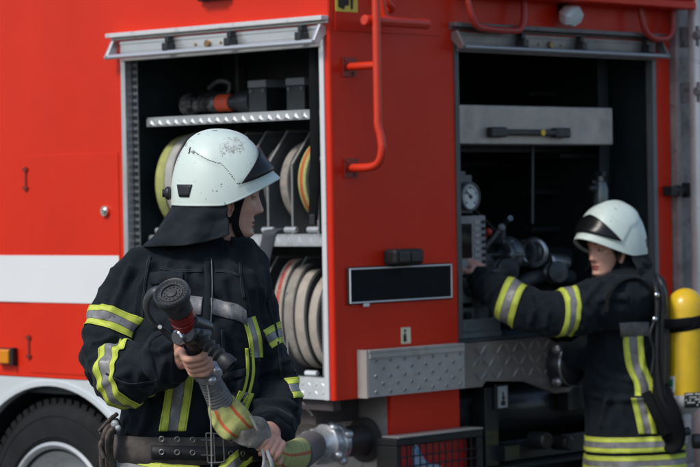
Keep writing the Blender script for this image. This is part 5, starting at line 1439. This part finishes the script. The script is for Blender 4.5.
# band round the cylinder, back plate, hoses, valve
def band(h, w_, tilt):
    m = MB(); n = 64
    m.grid(lambda i, j: base+axc*(h+w_*(i/4-.5)+tilt*math.cos(2*PI*j/n))+V3((math.cos(2*PI*j/n), math.sin(2*PI*j/n), 0))*(r+.003), 5, n, wj=True)
    return m.build('cylinder_band', STRAP, ba, world=True, ang=180, solid=.003)
band(hh(322.5), T2(13), .012)
b = MB().tube([B(652, 282, -.02), B(659, 300, -.06), B(662, 350, -.07), B(661, 400, -.07), B(664, 440, -.06)], [.055, .075, .075, .065, .05], 20, ell=(.35, 1), up=(1, .2, 0))
b.build('back_plate', PLASTIC, ba, world=True)
b = MB().tube([B(664, 320, -.12), B(652, 322, -.16), B(668, 324, -.15), B(690, 322, -.14)], .012, 10, ell=(1.6, .35), up=(0, 0, 1)); b.build('cylinder_strap', STRAP, ba, world=True)
# shoulder strap over the near shoulder and its hoses
def on_coat(px, py, d=.006):
    h = bv2.ray_cast(CAM, ray(px, py).normalized(), 20)
    return (h[0] if h[0] is not None else B(px, py, -.13))-ray(px, py).normalized()*d
b = MB().tube([on_coat(*q) for q in ((606, 312), (607, 300), (613, 289), (624, 281), (638, 280), (648, 288), (654, 302), (656, 330), (655, 360), (654, 385), (654, 408))], .012, 12, ell=(1, .35), up=(.7, -.5, .5)); b.build('shoulder_strap', STRAP, ba, world=True)
b = MB().tube([B(646, 274, -.04), B(653, 281, -.13), B(657, 295, -.19), B(657, 330, -.2), B(657, 370, -.2), B(662, 400, -.19), B(672, 418, -.17)], .010, 12)
b.tube([B(652, 276, -.02), B(660, 287, -.13), B(662, 305, -.18), B(661, 350, -.19), B(663, 390, -.18), B(672, 410, -.17)], .0095, 12)
b.tube([B(655, 320, -.21), B(650, 335, -.22), B(654, 352, -.21), B(651, 375, -.21)], .006, 10)
b.build('air_hose', BLACK, ba, world=True)
b = MB()
for p_ in ((656.5, 295), (654.5, 319)): b.ball(B(*p_, -.215), .0115, n=10)
b.build('stud', CHROME, ba, world=True)
b = MB().tube([B(660, 385, -.17), B(668, 415, -.17), B(674, 440, -.15), B(668, 452, -.16)], [.03, .05, .045, .02], 14, ell=(1, .4), up=(1, 0, .3)).tube([B(646, 392, -.17), B(655, 412, -.19), B(666, 434, -.18)], .02, 12, ell=(1, .4), up=(1, 0, 0))
b.build('waist_pad', STRAP, ba, world=True)
vb = base
b = MB().lathe([(0, .01), (.024, .01), (.024, -.03), (.019, -.035), (.019, -.085), (0, -.085)], base, axc, 24); b.build('valve', mat('valve_pale', (.55, .50, .50), .4, metal=.3, var=(30, .2)), ba, world=True)
b = MB().cyl(B(673, 433, -.10), B(690, 431, -.09), .017).cyl(B(676, 433, -.10), B(681, 432.5, -.10), .024).cyl(B(692, 441, -.06), B(704, 441, -.06), .030)
b.build('valve_handwheel', PLASTIC, ba, world=True)
# ------------------------------------------------------------------ light
w = bpy.data.worlds.new('World'); sc.world = w; w.use_nodes = True
nt = w.node_tree; bg = nt.nodes['Background']
sky = nt.nodes.new('ShaderNodeTexSky'); sky.sky_type = 'NISHITA'; sky.sun_disc = False
SUN_EL, SUN_AZ = math.radians(46), V3((-.738, -.675, 0)).normalized()
sky.sun_elevation = SUN_EL; sky.sun_rotation = math.atan2(SUN_AZ.x, SUN_AZ.y)
sky.air_density = 1.0; sky.dust_density = 1.5; sky.ozone_density = 1.0
nt.links.new(sky.outputs[0], bg.inputs['Color']); bg.inputs['Strength'].default_value = .085
sd = bpy.data.lights.new('sun', 'SUN'); sd.energy = 1.35; sd.angle = math.radians(14); sd.color = (1, .95, .89)
so = bpy.data.objects.new('sun', sd); col.objects.link(so); so.location = (-10, 0, 15)
dirv = V3((SUN_AZ.x*math.cos(SUN_EL), SUN_AZ.y*math.cos(SUN_EL), math.sin(SUN_EL)))
so.rotation_euler = (dirv).to_track_quat('Z', 'Y').to_euler()
vs = sc.view_settings; vs.view_transform = 'Standard'; vs.look = 'None'; vs.gamma = 1; vs.exposure = .72; vs.use_curve_mapping = False
